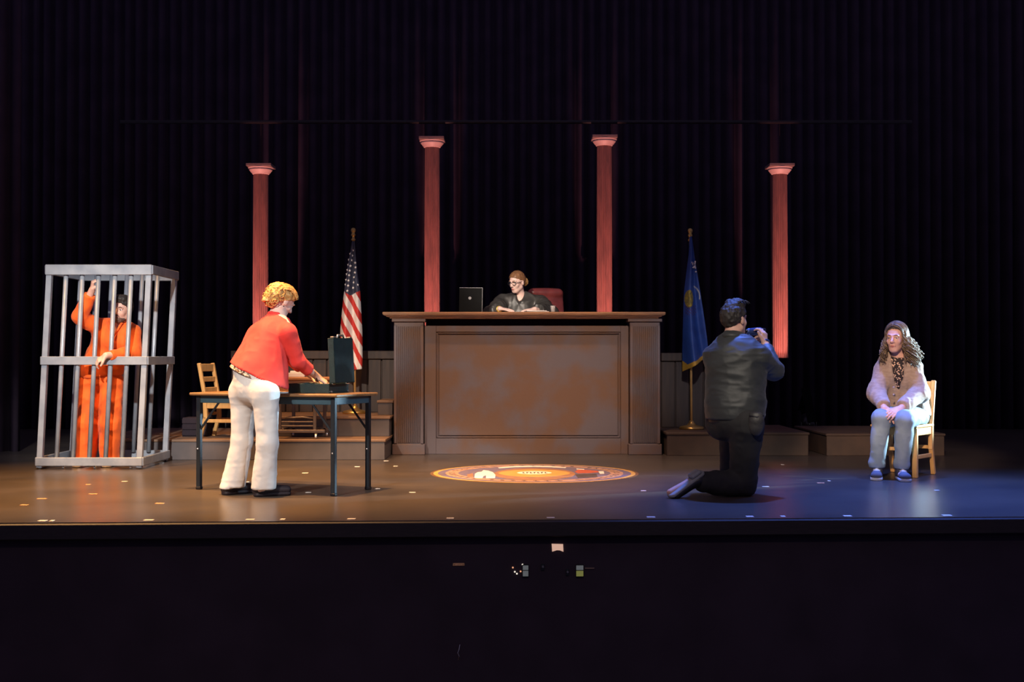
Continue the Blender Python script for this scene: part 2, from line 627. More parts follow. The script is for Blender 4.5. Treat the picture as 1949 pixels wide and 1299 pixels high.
def np_mesh(name, v, f, m, parent=None, origin=(0, 0, 0), smooth=True, wrinkle=None, fit=None):
    """wrinkle = list of (amplitude, frequency xyz, seed)"""
    v = v.copy()
    me = bpy.data.meshes.new(name)

    def fill():
        me.vertices.add(len(v))
        me.vertices.foreach_set('co', (v - np.array(origin)).astype(np.float32).ravel())
        me.loops.add(f.size)
        me.loops.foreach_set('vertex_index', f.astype(np.int32).ravel())
        me.polygons.add(len(f))
        me.polygons.foreach_set('loop_start', np.arange(0, f.size, f.shape[1], dtype=np.int32))
        me.update(calc_edges=True)
    if wrinkle:
        # vertex normals from the quads
        n = np.zeros_like(v)
        fn = np.cross(v[f[:, 2]] - v[f[:, 0]], v[f[:, 3]] - v[f[:, 1]])
        for i in range(4):
            np.add.at(n, f[:, i], fn)
        n /= np.linalg.norm(n, axis=1)[:, None] + 1e-12
        d = np.zeros(len(v))
        for amp, fr, seed in wrinkle:
            q = v * np.array(fr)
            q = q + .35 * np.stack([vnoise(q * .7, seed + 5), vnoise(q * .7, seed + 6), vnoise(q * .7, seed + 7)], 1)
            d += amp * (1 - 2 * np.abs(vnoise(q, seed)))
        v += n * d[:, None]
    fill()
    me.polygons.foreach_set('use_smooth', [smooth] * len(f))
    me.materials.append(m)
    ob = bpy.data.objects.new(name, me)
    COL.objects.link(ob)
    if parent is not None:
        ob.parent = parent
    return ob


def unit(v):
    return Vector(v).normalized()


def frame(fwd, up):
    """columns: right, forward, up"""
    f = unit(fwd)
    r = f.cross(unit(up)).normalized()
    u = r.cross(f)
    return Matrix((r, f, u)).transposed()


def head_prims(s, c, R, neck, sc=1.0, ears=True, neck_r=.055, jaw=1.0):
    def L(x, y, z):
        return c + R @ (Vector((x, y, z)) * sc)
    k = .018 * sc
    s.ell(L(0, -.012, .035), np.array((.075, .096, .085)) * sc, R, k)
    s.ell(L(0, .026, -.030), np.array((.059 * (.4 + .6 * jaw), .066, .082)) * sc, R, .025 * sc)
    s.ell(L(0, .052, -.088), np.array((.030 * jaw, .026, .024)) * sc, R, .025 * sc)      # chin
    s.cap(L(.05 * jaw, .0, -.055), L(.018 * jaw, .058, -.09), .024 * sc * jaw, .020 * sc * jaw, .02 * sc)  # jaw
    s.cap(L(-.05 * jaw, .0, -.055), L(-.018 * jaw, .058, -.09), .024 * sc * jaw, .020 * sc * jaw, .02 * sc)
    for q in (-1, 1):
        s.ell(L(q * .036, .056, -.022), np.array((.022, .022, .022)) * sc, R, .018 * sc)   # cheek
        s.ell(L(q * .031, .094, .012), np.array((.017, .013, .011)) * sc, R, .010 * sc, True)  # socket
        s.cap(L(q * .012, .088, .030), L(q * .045, .076, .030), .008 * sc, .007 * sc, .012 * sc)  # brow ridge
        if ears:
            s.ell(L(q * .077, -.008, -.005), np.array((.010, .020, .031)) * sc, R, .008 * sc)
    for q in (-1, 1):
        s.cap(L(q * .018, .084, .0195), L(q * .045, .074, .0185), .0058 * sc, .005 * sc, .004 * sc)   # upper lid
        s.cap(L(q * .020, .081, .0015), L(q * .043, .074, .0025), .005 * sc, .0045 * sc, .004 * sc)   # lower lid
    s.cap(L(0, .086, .018), L(0, .108, -.020), .0085 * sc, .0125 * sc, .010 * sc)  # nose
    s.cap(L(-.011, .095, -.026), L(.011, .095, -.026), .008 * sc, .008 * sc, .008 * sc)
    s.cap(L(-.018, .083, -.054), L(.018, .083, -.054), .0065 * sc, .0065 * sc, .006 * sc)  # lips
    s.cap(L(-.014, .083, -.065), L(.014, .083, -.065), .0065 * sc, .0065 * sc, .006 * sc)
    s.cap(neck, L(0, -.022, -.045), neck_r * 1.05, neck_r * .95, .03)
    return L


def hand_prims(s, wrist, d, back, thumb, curl=25, sc=1.0, thumb_dir=(.55, .75, -.35), spread=.08, curls=None):
    """d: pointing direction, back: normal of the back of the hand, thumb: side of the thumb"""
    d = unit(d)
    back = unit(Vector(back) - d * Vector(back).dot(d))
    t = Vector(thumb)
    t = unit(t - d * t.dot(d) - back * t.dot(back))
    w = Vector(wrist)
    s.ecap(w + d * .008, w + d * .075 * sc, (.027 * sc, .018 * sc), (.040 * sc, .014 * sc), t, .014)
    for i, (o, L) in enumerate(((.030, .072), (.010, .082), (-.010, .076), (-.029, .060))):
        p = w + d * (.080 - (.008 if i == 3 else 0)) * sc + t * o * sc
        cd = d + t * (o * spread / .03)
        cd.normalize()
        a = math.radians(curls[i] if curls else curl)
        r = .0092 * sc
        for seg in (.46, .30, .24):
            ang = a
            nd = (cd * math.cos(ang) - back * math.sin(ang)).normalized()
            back_i = back
            q = p + nd * L * seg * sc
            s.cap(p, q, r, r * .92, .005)
            p, r = q, r * .92
            a += math.radians(curls[i] if curls else curl)
    td = unit(d * thumb_dir[0] + t * thumb_dir[1] + back * thumb_dir[2])
    p = w + d * .020 * sc + t * .022 * sc
    q = p + td * .045 * sc
    s.cap(p, q, .015 * sc, .0115 * sc, .012)
    td2 = unit(td + d * .45 - back * .15)
    s.cap(q, q + td2 * .034 * sc, .0115 * sc, .009 * sc, .006)


def face_bits(body, c, R, org, sc=1.0, brow=None, lids=0.35, lip=True):
    def L(x, y, z):
        return c + R @ (Vector((x, y, z)) * sc)
    for q in (-1, 1):
        e = MB().ball(L(q * .031, .0725, .011), .0125 * sc, 12, 8).build('eye', M['eye_white'], body, True, org)
        MB().ball(L(q * .031, .0808, .010), .0062 * sc, 10, 6).build('iris', M['iris'], e, True, org)
        MB().tube([L(q * .014, .094, .031), L(q * .030, .092, .036), L(q * .046, .080, .031)],
                  [.003 * sc, .0042 * sc, .002 * sc], 6).build('eyebrow', brow or M['brow'], body, True, org)
    if lip:
        MB().tube([L(-.025, .0825, -.059), L(-.009, .0905, -.056), L(.009, .0905, -.056), L(.025, .0825, -.059)],
                  [.002 * sc, .0045 * sc, .0045 * sc, .002 * sc], 6).build('upper_lip', M['lip'], body, True, org)
        MB().tube([L(-.023, .0825, -.061), L(0, .0905, -.0655), L(.023, .0825, -.061)],
                  [.002 * sc, .005 * sc, .002 * sc], 6).build('lower_lip', M['lip'], body, True, org)


def arm(s, sh, el, wr, r=(.052, .043, .029), k=.03):
    s.chain([sh, el, wr], r, k)


def leg(s, hip, kn, an, r=(.088, .060, .040), k=.03):
    s.chain([hip, kn, an], r, k)


def foot(s, an, d, ground=0.0, r=.028):
    d = unit((d[0], d[1], 0))
    a = Vector((an[0], an[1], ground + .048))
    s.cap(a - d * .03, a + d * .09, r, r * .8, .03)
    s.cap(an, a, .034, .03, .02)


def shoe(name, an, d, m_up, m_sole, parent, org, length=.27, width=.047, ground=0.0, lace=None, h=.006):
    """low shoe: upper, sole (sub-part)"""
    d = unit((d[0], d[1], 0))
    side = Vector((d.y, -d.x, 0))
    a = Vector((an[0], an[1], ground))
    s = SDF()
    heel = a - d * .055
    toe = a + d * (length - .055 - width)
    up = Vector((0, 0, 1))
    s.ecap(heel + up * .045, toe + up * .040, (width * .86, .042), (width, .032), side, .03)
    s.cap(heel + up * .05 + d * .02, a + up * .085, .038, .04, .03)
    s.plane(a + up * .012, (0, 0, -1))
    s.plane(a + up * .095, (0, 0, 1))
    v, f = s.mesh(h)
    u = np_mesh(name, v, f, m_up, parent, org)
    t = SDF()
    t.ecap(heel + up * .015, toe + up * .015, (width * .95, .03), (width * 1.08, .03), side, .02)
    t.plane(a + up * .001, (0, 0, -1))
    t.plane(a + up * .028, (0, 0, 1))
    v, f = t.mesh(h)
    np_mesh('sole', v, f, m_sole, u, org)
    if lace:
        lb = MB()
        for i in range(4):
            c = a + d * (.03 + i * .022) + up * (.092 - i * .006)
            lb.tube([c - side * .026 - up * .010, c + up * .004, c + side * .026 - up * .010], .0055, 6)
        lb.build('laces', lace, u, True, org)
    return u


def strands(name, curves, m, parent, org, r0=.004, r1=.0015, n=5):
    b = MB()
    for c in curves:
        k = len(c)
        b.tube(c, [r0 + (r1 - r0) * i / (k - 1) for i in range(k)], n)
    return b.build(name, m, parent, True, org)


# ------------------------------------------------------------------ the setting
EDGE_L, EDGE_R = G(-120, 996.7), G(2069, 983.3)
fl = MB()
fl.prism([(EDGE_L.x - 3, EDGE_L.y - .14), (EDGE_R.x + 3, EDGE_R.y + .14), (11, 21), (-11, 21)], -.10, 0)
o = fl.build('floor', M['floor'])
o['kind'] = 'structure'
ev = (EDGE_R - EDGE_L).normalized()
en = Vector((ev.y, -ev.x, 0))           # towards the house
A, B = EDGE_L - ev * 3, EDGE_R + ev * 3
w = MB()
q0, q1 = A - en * .05, B - en * .05
w.prism([(q0.x, q0.y), (q1.x, q1.y), (q1.x - en.x * .1, q1.y - en.y * .1), (q0.x - en.x * .1, q0.y - en.y * .1)], -1.25, -.1)
o = w.build('wall_front', M['front_black'])
o['kind'] = 'structure'
t = MB()
t.beam(A + Vector((0, 0, -.055)) + en * .012, B + Vector((0, 0, -.055)) + en * .012, .024, .10, (0, 0, 1), .008)
o = t.build('trim_1', M['trim'])
o['kind'] = 'structure'
o = MB().box((0, 0, -1.3), (30, 18, .1)).build('floor_house', M['black_wall'])
o['kind'] = 'structure'


def curtain(name, x0, x1, y, z0, z1, label, fold=.05, step=.16, rot=0.0):
    n = int((x1 - x0) / step * 8)
    vs, fs = [], []
    rnd = random.Random(int(x0 * 10 + y))
    ph = 0
    for i in range(n + 1):
        x = x0 + (x1 - x0) * i / n
        ph += 2 * math.pi / 8 * rnd.uniform(.8, 1.2)
        dy = fold * math.sin(ph)
        vs += [(x - (x0 + x1) / 2, dy * 1.2, 0), (x - (x0 + x1) / 2, dy * .8, z1 - z0)]
    for i in range(n):
        fs.append((2 * i, 2 * i + 2, 2 * i + 3, 2 * i + 1))
    ob = MB().add(vs, fs).build(name, M['velvet'], None, True)
    sm = ob.modifiers.new('thickness', 'SOLIDIFY')
    sm.thickness = .01
    ob.location = ((x0 + x1) / 2, y, z0)
    ob.rotation_euler = (0, 0, rot)
    tag(ob, label, 'curtain')
    return ob


curtain('backdrop_curtain', -8, 8, 17.6, 0, 7.6, 'black velvet backdrop curtain behind the red columns')
curtain('wing_curtain', -7.6, -5.2, 13.2, 0, 7.6, 'black side curtain in the dark beyond the jail cell', rot=.25)
curtain('wing_curtain', 5.4, 7.6, 13.2, 0, 7.6, 'black side curtain in the dark beyond the seated woman', rot=-.25)

# platforms ---------------------------------------------------------
PF = 12.32


def riser(name, x0, x1, y0, y1, z0, z1, label, m_face, m_top, front_boards=None):
    r = empty(name, ((x0 + x1) / 2, y0, z0), 0, label, 'platform')
    ox, oy, oz = r.location
    MB().box(((x0 + x1) / 2 - ox, (y0 + y1) / 2 - oy, (z0 + z1 - .02) / 2 - oz), (x1 - x0 - .02, y1 - y0 - .02, z1 - z0 - .02), .004).build('riser_face', m_face, r)
    MB().box(((x0 + x1) / 2 - ox, (y0 + y1) / 2 - oy, z1 - .0125 - oz), (x1 - x0, y1 - y0, .025), .005).build('deck', m_top, r)
    return r


xr = -1.226
riser('stage_platform', -4.15, xr, PF, 14.3, 0, .20, 'low grey platform with brown deck under the clerk table and wooden chair', M['plat'], M['plat_top'])
riser('step_riser', P(478, 800, 12.78).x, xr, 12.78, 14.2, .20, .40, 'grey middle step rising behind the wheeled clerk table', M['plat'], M['plat_top'])
riser('step_riser', P(717, 770, 13.12).x, xr, 13.12, 13.70, .40, .55, 'small grey upper step next to the fluted bench pilaster', M['plat'], M['plat_top'])
xl = P(1268, 850, 12.85).x
riser('stage_platform', xl, P(1541, 850, 12.85).x, 12.85, 14.3, 0, .235, 'low brown platform right of the judge bench under the blue flag', M['plat_dark'], M['plat_dark'])
riser('stage_platform', P(1572, 850, 12.85).x, P(1800, 850, 12.85).x, 12.85, 14.3, 0, .225, 'low dark brown platform behind the seated woman', M['plat_dark'], M['plat_dark'])
JX0, JX1 = -.72, .92
riser('judge_platform', JX0, JX1, 13.95, 15.3, 0, .62, 'dark raised platform behind the bench under the judge', M['plat_dark'], M['plat_dark'])


# wainscot ----------------------------------------------------------
def wainscot(name, px0, px1, y, z0, z1, bottom_rail=True):
    x0, x1 = P(px0, 700, y).x, P(px1, 700, y).x
    r = empty(name, ((x0 + x1) / 2, y, z0))
    r['kind'] = 'structure'
    L = x1 - x0
    MB().box((0, .04, (z1 - z0) / 2), (L, .03, z1 - z0)).build('backing', M['wains'], r)
    MB().box((0, 0, z1 - z0 - .045), (L, .06, .09), .006).build('cap_rail', M['wains'], r)
    n = max(1, round(L / .15))
    wp = L / n
    pl = None
    for i in range(n):
        x = -L / 2 + wp * (i + .5)
        if pl is None:
            pl = MB().box((0, .012, (z1 - z0 - .09) / 2 + .0), (wp - .012, .026, z1 - z0 - .09), .005).build('plank', M['wains'], r)
            pl.location = (x, 0, 0)
        else:
            share('plank', pl, r, (x, 0, 0))
    return r


wainscot('wall_back_left', 440, 752, 13.82, .40, 1.068)
wainscot('wall_back_right', 1258, 1420, 13.82, .235, 1.045)

# columns -----------------------------------------------------------
CD = 16.0


def column_meshes():
    H = 2.44
    b = MB()
    n = 20 * 6
    vs, fs = [], []
    rows = [(0, .103), (.03, .103), (.06, .098), (H * .5, .097), (H - .12, .093)]
    for z, r in rows:
        for k in range(n):
            a = 2 * math.pi * k / n
            q = (k % 6) / 6.0
            rr = r - .012 * max(0, math.sin(q * 2 * math.pi * .75)) * (1 if .05 < z < H - .125 else .6)
            vs.append((rr * math.cos(a), rr * math.sin(a), z))
    for i in range(len(rows) - 1):
        for k in range(n):
            fs.append((i * n + k, i * n + (k + 1) % n, (i + 1) * n + (k + 1) % n, (i + 1) * n + k))
    fs.append(tuple(range(n - 1, -1, -1)))
    b.add(vs, fs)
    cp = MB().lathe([(.095, H - .125), (.105, H - .12), (.108, H - .112), (.120, H - .10), (.140, H - .075), (.150, H - .062),
                     (.138, H - .060), (.138, H - .054), (.152, H - .052), (.160, H - .040), (.160, H - .036)], n=40)
    ab = MB().box((0, 0, H - .018), (.315, .315, .036), .004)
    return b, cp, ab


cm = column_meshes()
first_col = None
COLS = [(496.5, 314, 'leftmost dark red fluted column, rising behind the woman in the red blazer'),
        (822.5, 263, 'tall dark red fluted column behind the left end of the judge bench'),
        (1150, 260, 'tall dark red fluted column behind the right end of the judge bench'),
        (1484, 314, 'rightmost dark red fluted column hanging beyond the kneeling officer')]
BATTEN_Z = P(900, 236, CD).z
for px, top, lab in COLS:
    p = P(px, top, CD)
    r = empty('fluted_column', (p.x, CD, p.z - 2.44), 0, lab, 'column', 'stage columns')
    if first_col is None:
        s_ = cm[0].build('shaft', M['shaft'], r)
        c_ = cm[1].build('capital', M['capital'], r, True)
        a_ = cm[2].build('abacus', M['abacus'], r)
        first_col = (s_, c_, a_)
    else:
        for nm, src in zip(('shaft', 'capital', 'abacus'), first_col):
            share(nm, src, r)
    MB().tube([(0, 0, 2.43), (0, 0, BATTEN_Z - p.z + 2.44)], .004, 6).build('hanging_cable', M['black_wall'], r)
bt = MB().tube([(-5, 0, 0), (5, 0, 0)], .024, 10).build('batten_pipe', M['trim'], None, True)
bt.location = (.05, CD, BATTEN_Z + .024)
tag(bt, 'thin dark horizontal pipe above the tops of the columns', 'pipe')

# red uplights on the floor behind the scenery; doors and flaps are added to trim each beam
UPL = [(-3.17, 'black floor spotlight aimed up at the leftmost column'), (-1.007, 'black floor spotlight behind the left end of the bench'),
       (1.163, 'black floor spotlight behind the right end of the bench'), (3.376, 'black floor spotlight below the rightmost column')]
for ux, lab in UPL:
    r = empty('floor_spotlight', (ux, 14.55, 0), 0, lab, 'spotlight', 'column uplights')
    d_ = unit((0, 1.45, 1.75))
    n_ = Vector((0, -d_.z, d_.y))
    lp_ = Vector((0, 0, .34))
    MB().box((0, -.12, .015), (.18, .24, .03), .006).build('base_plate', M['black_plastic'], r)
    for sx in (-1, 1):
        MB().beam((sx * .085, -.10, .02), (sx * .085, -.10, .26), .012, .03, (0, 1, 0)).build('yoke', M['black_plastic'], r)
        R_ = Matrix((Vector((1, 0, 0)), d_, n_)).transposed()
        MB().box(lp_ + d_ * .13 + Vector((sx * .017, 0, 0)), (.004, .26, .30), 0, R_).build('beam_blocker', M['matte_black'], r)  # added side plate narrowing the beam to keep red off the curtain
    MB().box(lp_ + d_ * .02 + n_ * .152, (.10, .48, .006), 0, R_).build('view_blocker', M['matte_black'], r)  # added plate hiding the lit insides from view
    bv = .073 if abs(ux) < 2 else .128
    MB().box(lp_ + d_ * .25 - n_ * (bv + .06), (.05, .004, .12), 0, R_).build('spill_blocker', M['matte_black'], r)  # added plate cutting the red spill below the column
    MB().tube([lp_ - d_ * .20, lp_ - d_ * .03], [.07, .075], 18).build('lamp_can', M['black_plastic'], r, True)
    lo_ = Vector((ux, 14.55, 0)) + lp_
    spot('column_uplight', lo_, lo_ + d_, 430, RED, 52, 0.35, 0.006)

# judge bench -------------------------------------------------------
BD = 12.98
bx0, bx1 = P(728, 600, BD - .1).x, P(1267, 600, BD - .1).x
bcx = (bx0 + bx1) / 2
BT = P(974, 594, BD - .10).z
br = empty('judge_bench', (bcx, BD, 0), 0, 'large dark brown wooden judge bench with fluted pilasters and framed front panel', 'bench')


def bp(px, D=BD):
    return P(px, 700, D).x - bcx


L = bx1 - bx0
MB().box((0, .36, BT - .0125), (L, .94, .025), .006).build('countertop', M['bench_top'], br)
c = MB()
prof = [(0, BT - .025), (.012, BT - .03), (.03, BT - .036), (.045, BT - .046), (.062, BT - .052), (.075, BT - .062), (.08, BT - .066)]
# cornice steps following the moulding profile
for i in range(len(prof) - 1):
    d0 = prof[i][0]
    za, zb = prof[i][1], prof[i + 1][1]
    c.box((0, .36 + d0 * .0, (za + zb) / 2), (L - .01 - 2 * d0, .93 - 2 * d0, za - zb + .0005))
c.build('cornice', M['bench_top'], br)
pil = None
for a_, b_ in ((750, 806), (1199, 1256)):
    x0, x1 = bp(a_), bp(b_)
    r = MB()
    cx = (x0 + x1) / 2
    wd = x1 - x0
    r.box((cx, .10, .06 + (BT - .12) / 2 - .02), (wd, .20, BT - .16), .004)
    nf = 12
    for i in range(nf):
        fx = cx - wd / 2 + .035 + (wd - .07) * (i + .5) / nf
        r.box((fx, -.008, .12 + (BT - .26) / 2), ((wd - .07) / nf * .5, .028, BT - .27), .003)
    r.box((cx - wd / 2 + .014, -.008, .12 + (BT - .26) / 2), (.028, .028, BT - .25), .003)
    r.box((cx + wd / 2 - .014, -.008, .12 + (BT - .26) / 2), (.028, .028, BT - .25), .003)
    p_ = r.build('pilaster', M['bench'], br)
    MB().box((cx, .10, .055), (wd + .035, .24, .11), .006).build('pilaster_base', M['bench'], p_)
    MB().box((cx, .10, BT - .082), (wd + .045, .25, .034), .005).build('pilaster_capital', M['bench'], p_)
x0, x1 = bp(807), bp(1198)
MB().box(((x0 + x1) / 2, .14, P(900, 622, BD).z / 2), (x1 - x0, .05, P(900, 622, BD).z)).build('front_panel', M['bench'], br)
MB().box(((x0 + x1) / 2, .30, BT - .16), (x1 - x0, .03, .18)).build('recess_shade_board', M['black_wall'], br)  # black board stands in for the shade under the cornice
# apron of boards that frames the raised field
fz0, fz1 = P(900, 836, BD).z, P(900, 632, BD).z
fx0, fx1 = bp(829), bp(1183)
ztop = P(900, 620, BD).z
MB().box(((x0 + fx0) / 2, .105, ztop / 2), (fx0 - x0, .03, ztop), .003).build('stile', M['bench'], br)
MB().box(((x1 + fx1) / 2, .105, ztop / 2), (x1 - fx1, .03, ztop), .003).build('stile', M['bench'], br)
MB().box(((fx0 + fx1) / 2, .105, fz0 / 2), (fx1 - fx0, .03, fz0), .003).build('bottom_rail', M['bench'], br)
MB().box(((fx0 + fx1) / 2, .105, (fz1 + ztop) / 2), (fx1 - fx0, .03, ztop - fz1), .003).build('top_rail', M['bench'], br)
MB().box(((fx0 + fx1) / 2, .112, (fz0 + fz1) / 2), (fx1 - fx0 - .055, .03, fz1 - fz0 - .055), .006).build('raised_field', M['bench'], br)
mo = MB()
g = .012
for a_, b_ in (((fx0 + g, fz0 + g), (fx1 - g, fz0 + g)), ((fx1 - g, fz0 + g), (fx1 - g, fz1 - g)),
               ((fx1 - g, fz1 - g), (fx0 + g, fz1 - g)), ((fx0 + g, fz1 - g), (fx0 + g, fz0 + g))):
    mo.beam((a_[0], .098, a_[1]), (b_[0], .098, b_[1]), .014, .018, (0, 1, 0), .004)
mo.build('panel_moulding', M['bench'], br)
for sx in (bp(752), bp(1254)):
    MB().box((sx, .48, (BT - .07) / 2), (.03, .60, BT - .07)).build('side_panel', M['bench'], br)

# seal on the floor -------------------------------------------------
sc_ = G(1017, 901)
seal = empty('floor_seal', (sc_.x, sc_.y, 0), 0, 'round painted seal in blue and gold on the stage floor before the bench', 'seal')
SM = {k: mat('seal_' + k, c1, .45, c2, 14) for k, c1, c2 in (
    ('brown', (.20, .11, .055), (.15, .08, .04)), ('gold', (.62, .38, .11), (.54, .32, .09)), ('peach', (.55, .33, .22), (.38, .22, .17)),
    ('blue', (.13, .12, .24), (.20, .16, .20)), ('white', (.88, .84, .78), (.82, .78, .7)), ('orange', (.42, .20, .10), (.26, .15, .10)),
    ('red', (.55, .12, .07), (.45, .10, .06)), ('dark', (.10, .07, .06), (.07, .05, .05)))}


def disc(rx, ry, cx=0, cy=0, n=48):
    return [(cx + rx * math.cos(2 * math.pi * i / n), cy + ry * math.sin(2 * math.pi * i / n)) for i in range(n)]


def sl(px, py):
    g_ = G(px, py)
    return (g_.x - sc_.x, g_.y - sc_.y)


MB().prism(disc(.895, .895, n=96), 0, .001).build('outer_band', SM['brown'], seal)
MB().ring(.83, .868, .001, .0018, 96).build('gold_rim', SM['gold'], seal)
MB().prism(disc(.83, .83, n=96), .001, .0018).build('field', SM['blue'], seal)
MB().ring(.655, .765, .0018, .0024, 72).build('lettering_band', SM['peach'], seal)
ltr = MB().box((0, 0, .0028), (.055, .016, .0006)).box((.018, .014, .0028), (.014, .028, .0006)).box((-.016, -.012, .0028), (.014, .024, .0006)).build('ring_letter', SM['dark'], seal)
ltr.location = (.71, 0, 0)
for i in range(1, 48):
    if i % 8 == 7:
        continue
    a = 2 * math.pi * i / 48
    o = share('ring_letter', ltr, seal, (.71 * math.cos(a), .71 * math.sin(a), 0))
    o.rotation_euler = (0, 0, a)
MB().prism([sl(*p_) for p_ in ((948, 891), (980, 888.4), (1015, 887.6), (1050, 888.4), (1078, 890.5), (1076, 892), (1050, 890.6), (1015, 889.6), (980, 890.4), (950, 892.4))], .0018, .0030).build('white_ribbon', SM['white'], seal)
MB().prism([sl(948 + 4 * math.sin(a), 904.5 + 9 * math.cos(a)) if False else sl(1017 + 78 * math.cos(a), 903.5 + 11.5 * math.sin(a)) for a in [2 * math.pi * i / 40 for i in range(40)]], .0018, .0028).build('orange_ground', SM['orange'], seal)
MB().prism([sl(1017 + 68 * math.copysign(abs(math.cos(a)) ** 1.25, math.cos(a)), 902 + 7.2 * math.sin(a)) for a in [2 * math.pi * i / 40 for i in range(40)]], .0028, .0036).build('gold_shield', SM['gold'], seal)
MB().prism([sl(1017 + 33 * math.cos(a), 901.3 + 3.0 * math.sin(a)) for a in [2 * math.pi * i / 32 for i in range(32)]], .0036, .0042).build('white_banner', SM['white'], seal)
lt = MB()
for i in range(7):
    x_, y_ = sl(996 + 7 * i, 901.3)
    lt.box((x_, y_, .0046), (.012, .11, .0006))
    lt.box((x_ + .009, y_ + (.035 if i % 2 else -.035), .0046), (.014, .03, .0006))
lt.build('banner_lettering', SM['dark'], seal)
MB().prism([sl(*p_) for p_ in ((903, 911), (904, 903), (909, 900), (917, 899), (920, 896), (929, 897), (938, 900), (943, 905), (942, 911.2), (925, 911.5), (925, 906), (920, 907.5), (918, 911.5))], .0018, .0032).build('white_figure', SM['white'], seal)
MB().prism([sl(*p_) for p_ in ((889, 904), (900, 902), (901, 906), (900, 910), (890, 909))], .0018, .0030).build('orange_figure', SM['orange'], seal)
MB().prism([sl(*p_) for p_ in ((1094, 899), (1100, 895), (1122, 896), (1138, 897.5), (1140, 900), (1125, 901.5), (1100, 902))], .0018, .0032).build('red_figure', SM['red'], seal)
MB().prism([sl(*p_) for p_ in ((1139, 898), (1149, 898), (1150, 903), (1142, 903))], .0018, .0030).build('white_block', SM['white'], seal)
MB().prism([sl(*p_) for p_ in ((1097, 893), (1112, 894), (1112, 895.4), (1098, 894.6))], .0018, .0030).build('white_block', SM['white'], seal)
MB().prism([sl(*p_) for p_ in ((1095, 904), (1135, 903), (1138, 909), (1100, 911))], .0018, .0026).build('dark_figure', SM['dark'], seal)

# tape marks --------------------------------------------------------
EDGE_T = [(81, 996.0, 15), (99, 996.0, 7), (283, 995, 18), (476, 993.6, 16), (538, 993, 9), (669, 992.6, 15), (857, 991.2, 14),
          (1048, 990, 15), (1239, 988.8, 16), (1427, 987.2, 14), (1490, 987, 9), (1613, 985.2, 15), (1802, 984.2, 17)]


def tape(px, py, w_px, m, label, group, d=.045):
    c = G(px, py)
    s = F_PX / c.y
    ob = MB().box((0, 0, .001), (w_px / s, d, .002), .0005).build('tape_mark', m)
    ob.location = (c.x, c.y, 0)
    tag(ob, label, 'tape', group)


EDGE_LAB = ['first white tape strip from the left on the stage edge, below the cell', 'shorter white tape strip right beside the leftmost one on the stage edge',
            'white tape strip on the stage edge left of the folding table', 'white tape strip on the stage edge below the woman in red',
            'short faint tape strip on the stage edge right of the woman in red', 'white tape strip on the stage edge below the right legs of the folding table',
            'white tape strip on the stage edge below the left part of the floor seal', 'white tape strip on the stage edge below the middle of the floor seal',
            'white tape strip on the stage edge left of the kneeling officer boot', 'white tape strip on the blue stage edge below the kneeling knee',
            'short faint tape strip on the blue stage edge right of the kneeling officer', 'white tape strip on the blue stage edge left of the seated woman',
            'rightmost white tape strip on the blue stage edge']
for (px, py, wd), lab in zip(EDGE_T, EDGE_LAB):
    e = EDGE_L + (EDGE_R - EDGE_L) * ((px + 120) / 2189)
    tape(px, min(py, 2415 / (e.y + .07) + 680), wd, M['tape_w'], lab, 'tape strips along the stage edge', .05)
FLOOR_T = [(168, 923, 9, 1), (177, 941, 15, 1), (80, 950, 17, 1), (46, 962, 14, 1), (237, 917, 10, 0), (304, 959, 16, 1), (470, 918, 8, 0),
           (581, 901, 11, 0), (680, 889, 10, 0), (735, 878, 9, 0), (587, 938, 11, 0), (719, 931, 9, 0), (753, 888, 8, 0),
           (785, 938, 12, 0), (1225, 935, 10, 0), (1457, 927, 13, 0), (1427, 936, 6, 0), (1562, 920, 14, 1), (1578, 916, 5, 0), (1489, 885, 5, 0), (1783, 934, 9, 0)]
FLOOR_LAB = ['small orange tape mark on the floor nearest the front of the jail cell', 'orange tape dash on the floor in front of the cell, second nearest',
             'orange tape dash on the floor near the left edge, second from the left', 'leftmost orange tape dash on the floor',
             'small white tape mark just right of the cell front corner', 'faint orange tape dash between the cell and the stage edge',
             'small white tape mark between the two shoes of the woman in red', 'white tape dash under the folding table near the low platform',
             'white tape mark in front of the platform beside the right table leg', 'small white tape mark at the corner of the low platform by the bench',
             'white tape dash on the floor under the middle of the folding table', 'small white tape mark beside the foot of the back right table leg',
             'small white tape mark left of the floor seal near the bench corner', 'white tape dash below the left rim of the floor seal',
             'small white tape mark below the right rim of the floor seal', 'white tape dash right of the kneeling knee on the blue floor',
             'tiny white tape mark touching the kneeling knee', 'pink tape dash on the blue floor between kneeling man and chair',
             'tiny white tape mark beside the pink dash on the blue floor', 'tiny tape mark on the blue floor before the right platform',
             'white tape mark on the blue floor beside the chair of the seated woman']
for (px, py, wd, o_), lab in zip(FLOOR_T, FLOOR_LAB):
    tape(px, py, wd, M['tape_o' if o_ else 'tape_w'], lab, 'tape marks on the stage floor', .035 if py > 910 else .05)


# things on the stage front -----------------------------------------
def on_front(px, py, off=0.0):
    """point on the stage front wall seen at a pixel"""
    d = P(px, py, 1.0) - Vector((0, 0, CAM_H))
    p0 = q0 + en * off
    t_ = (p0 - Vector((0, 0, CAM_H))).dot(en) / d.dot(en)
    return Vector((0, 0, CAM_H)) + d * t_


frz = math.atan2(ev.y, ev.x)


def front_thing(name, px, py, label, cat):
    return empty(name, on_front(px, py), frz, label, cat)


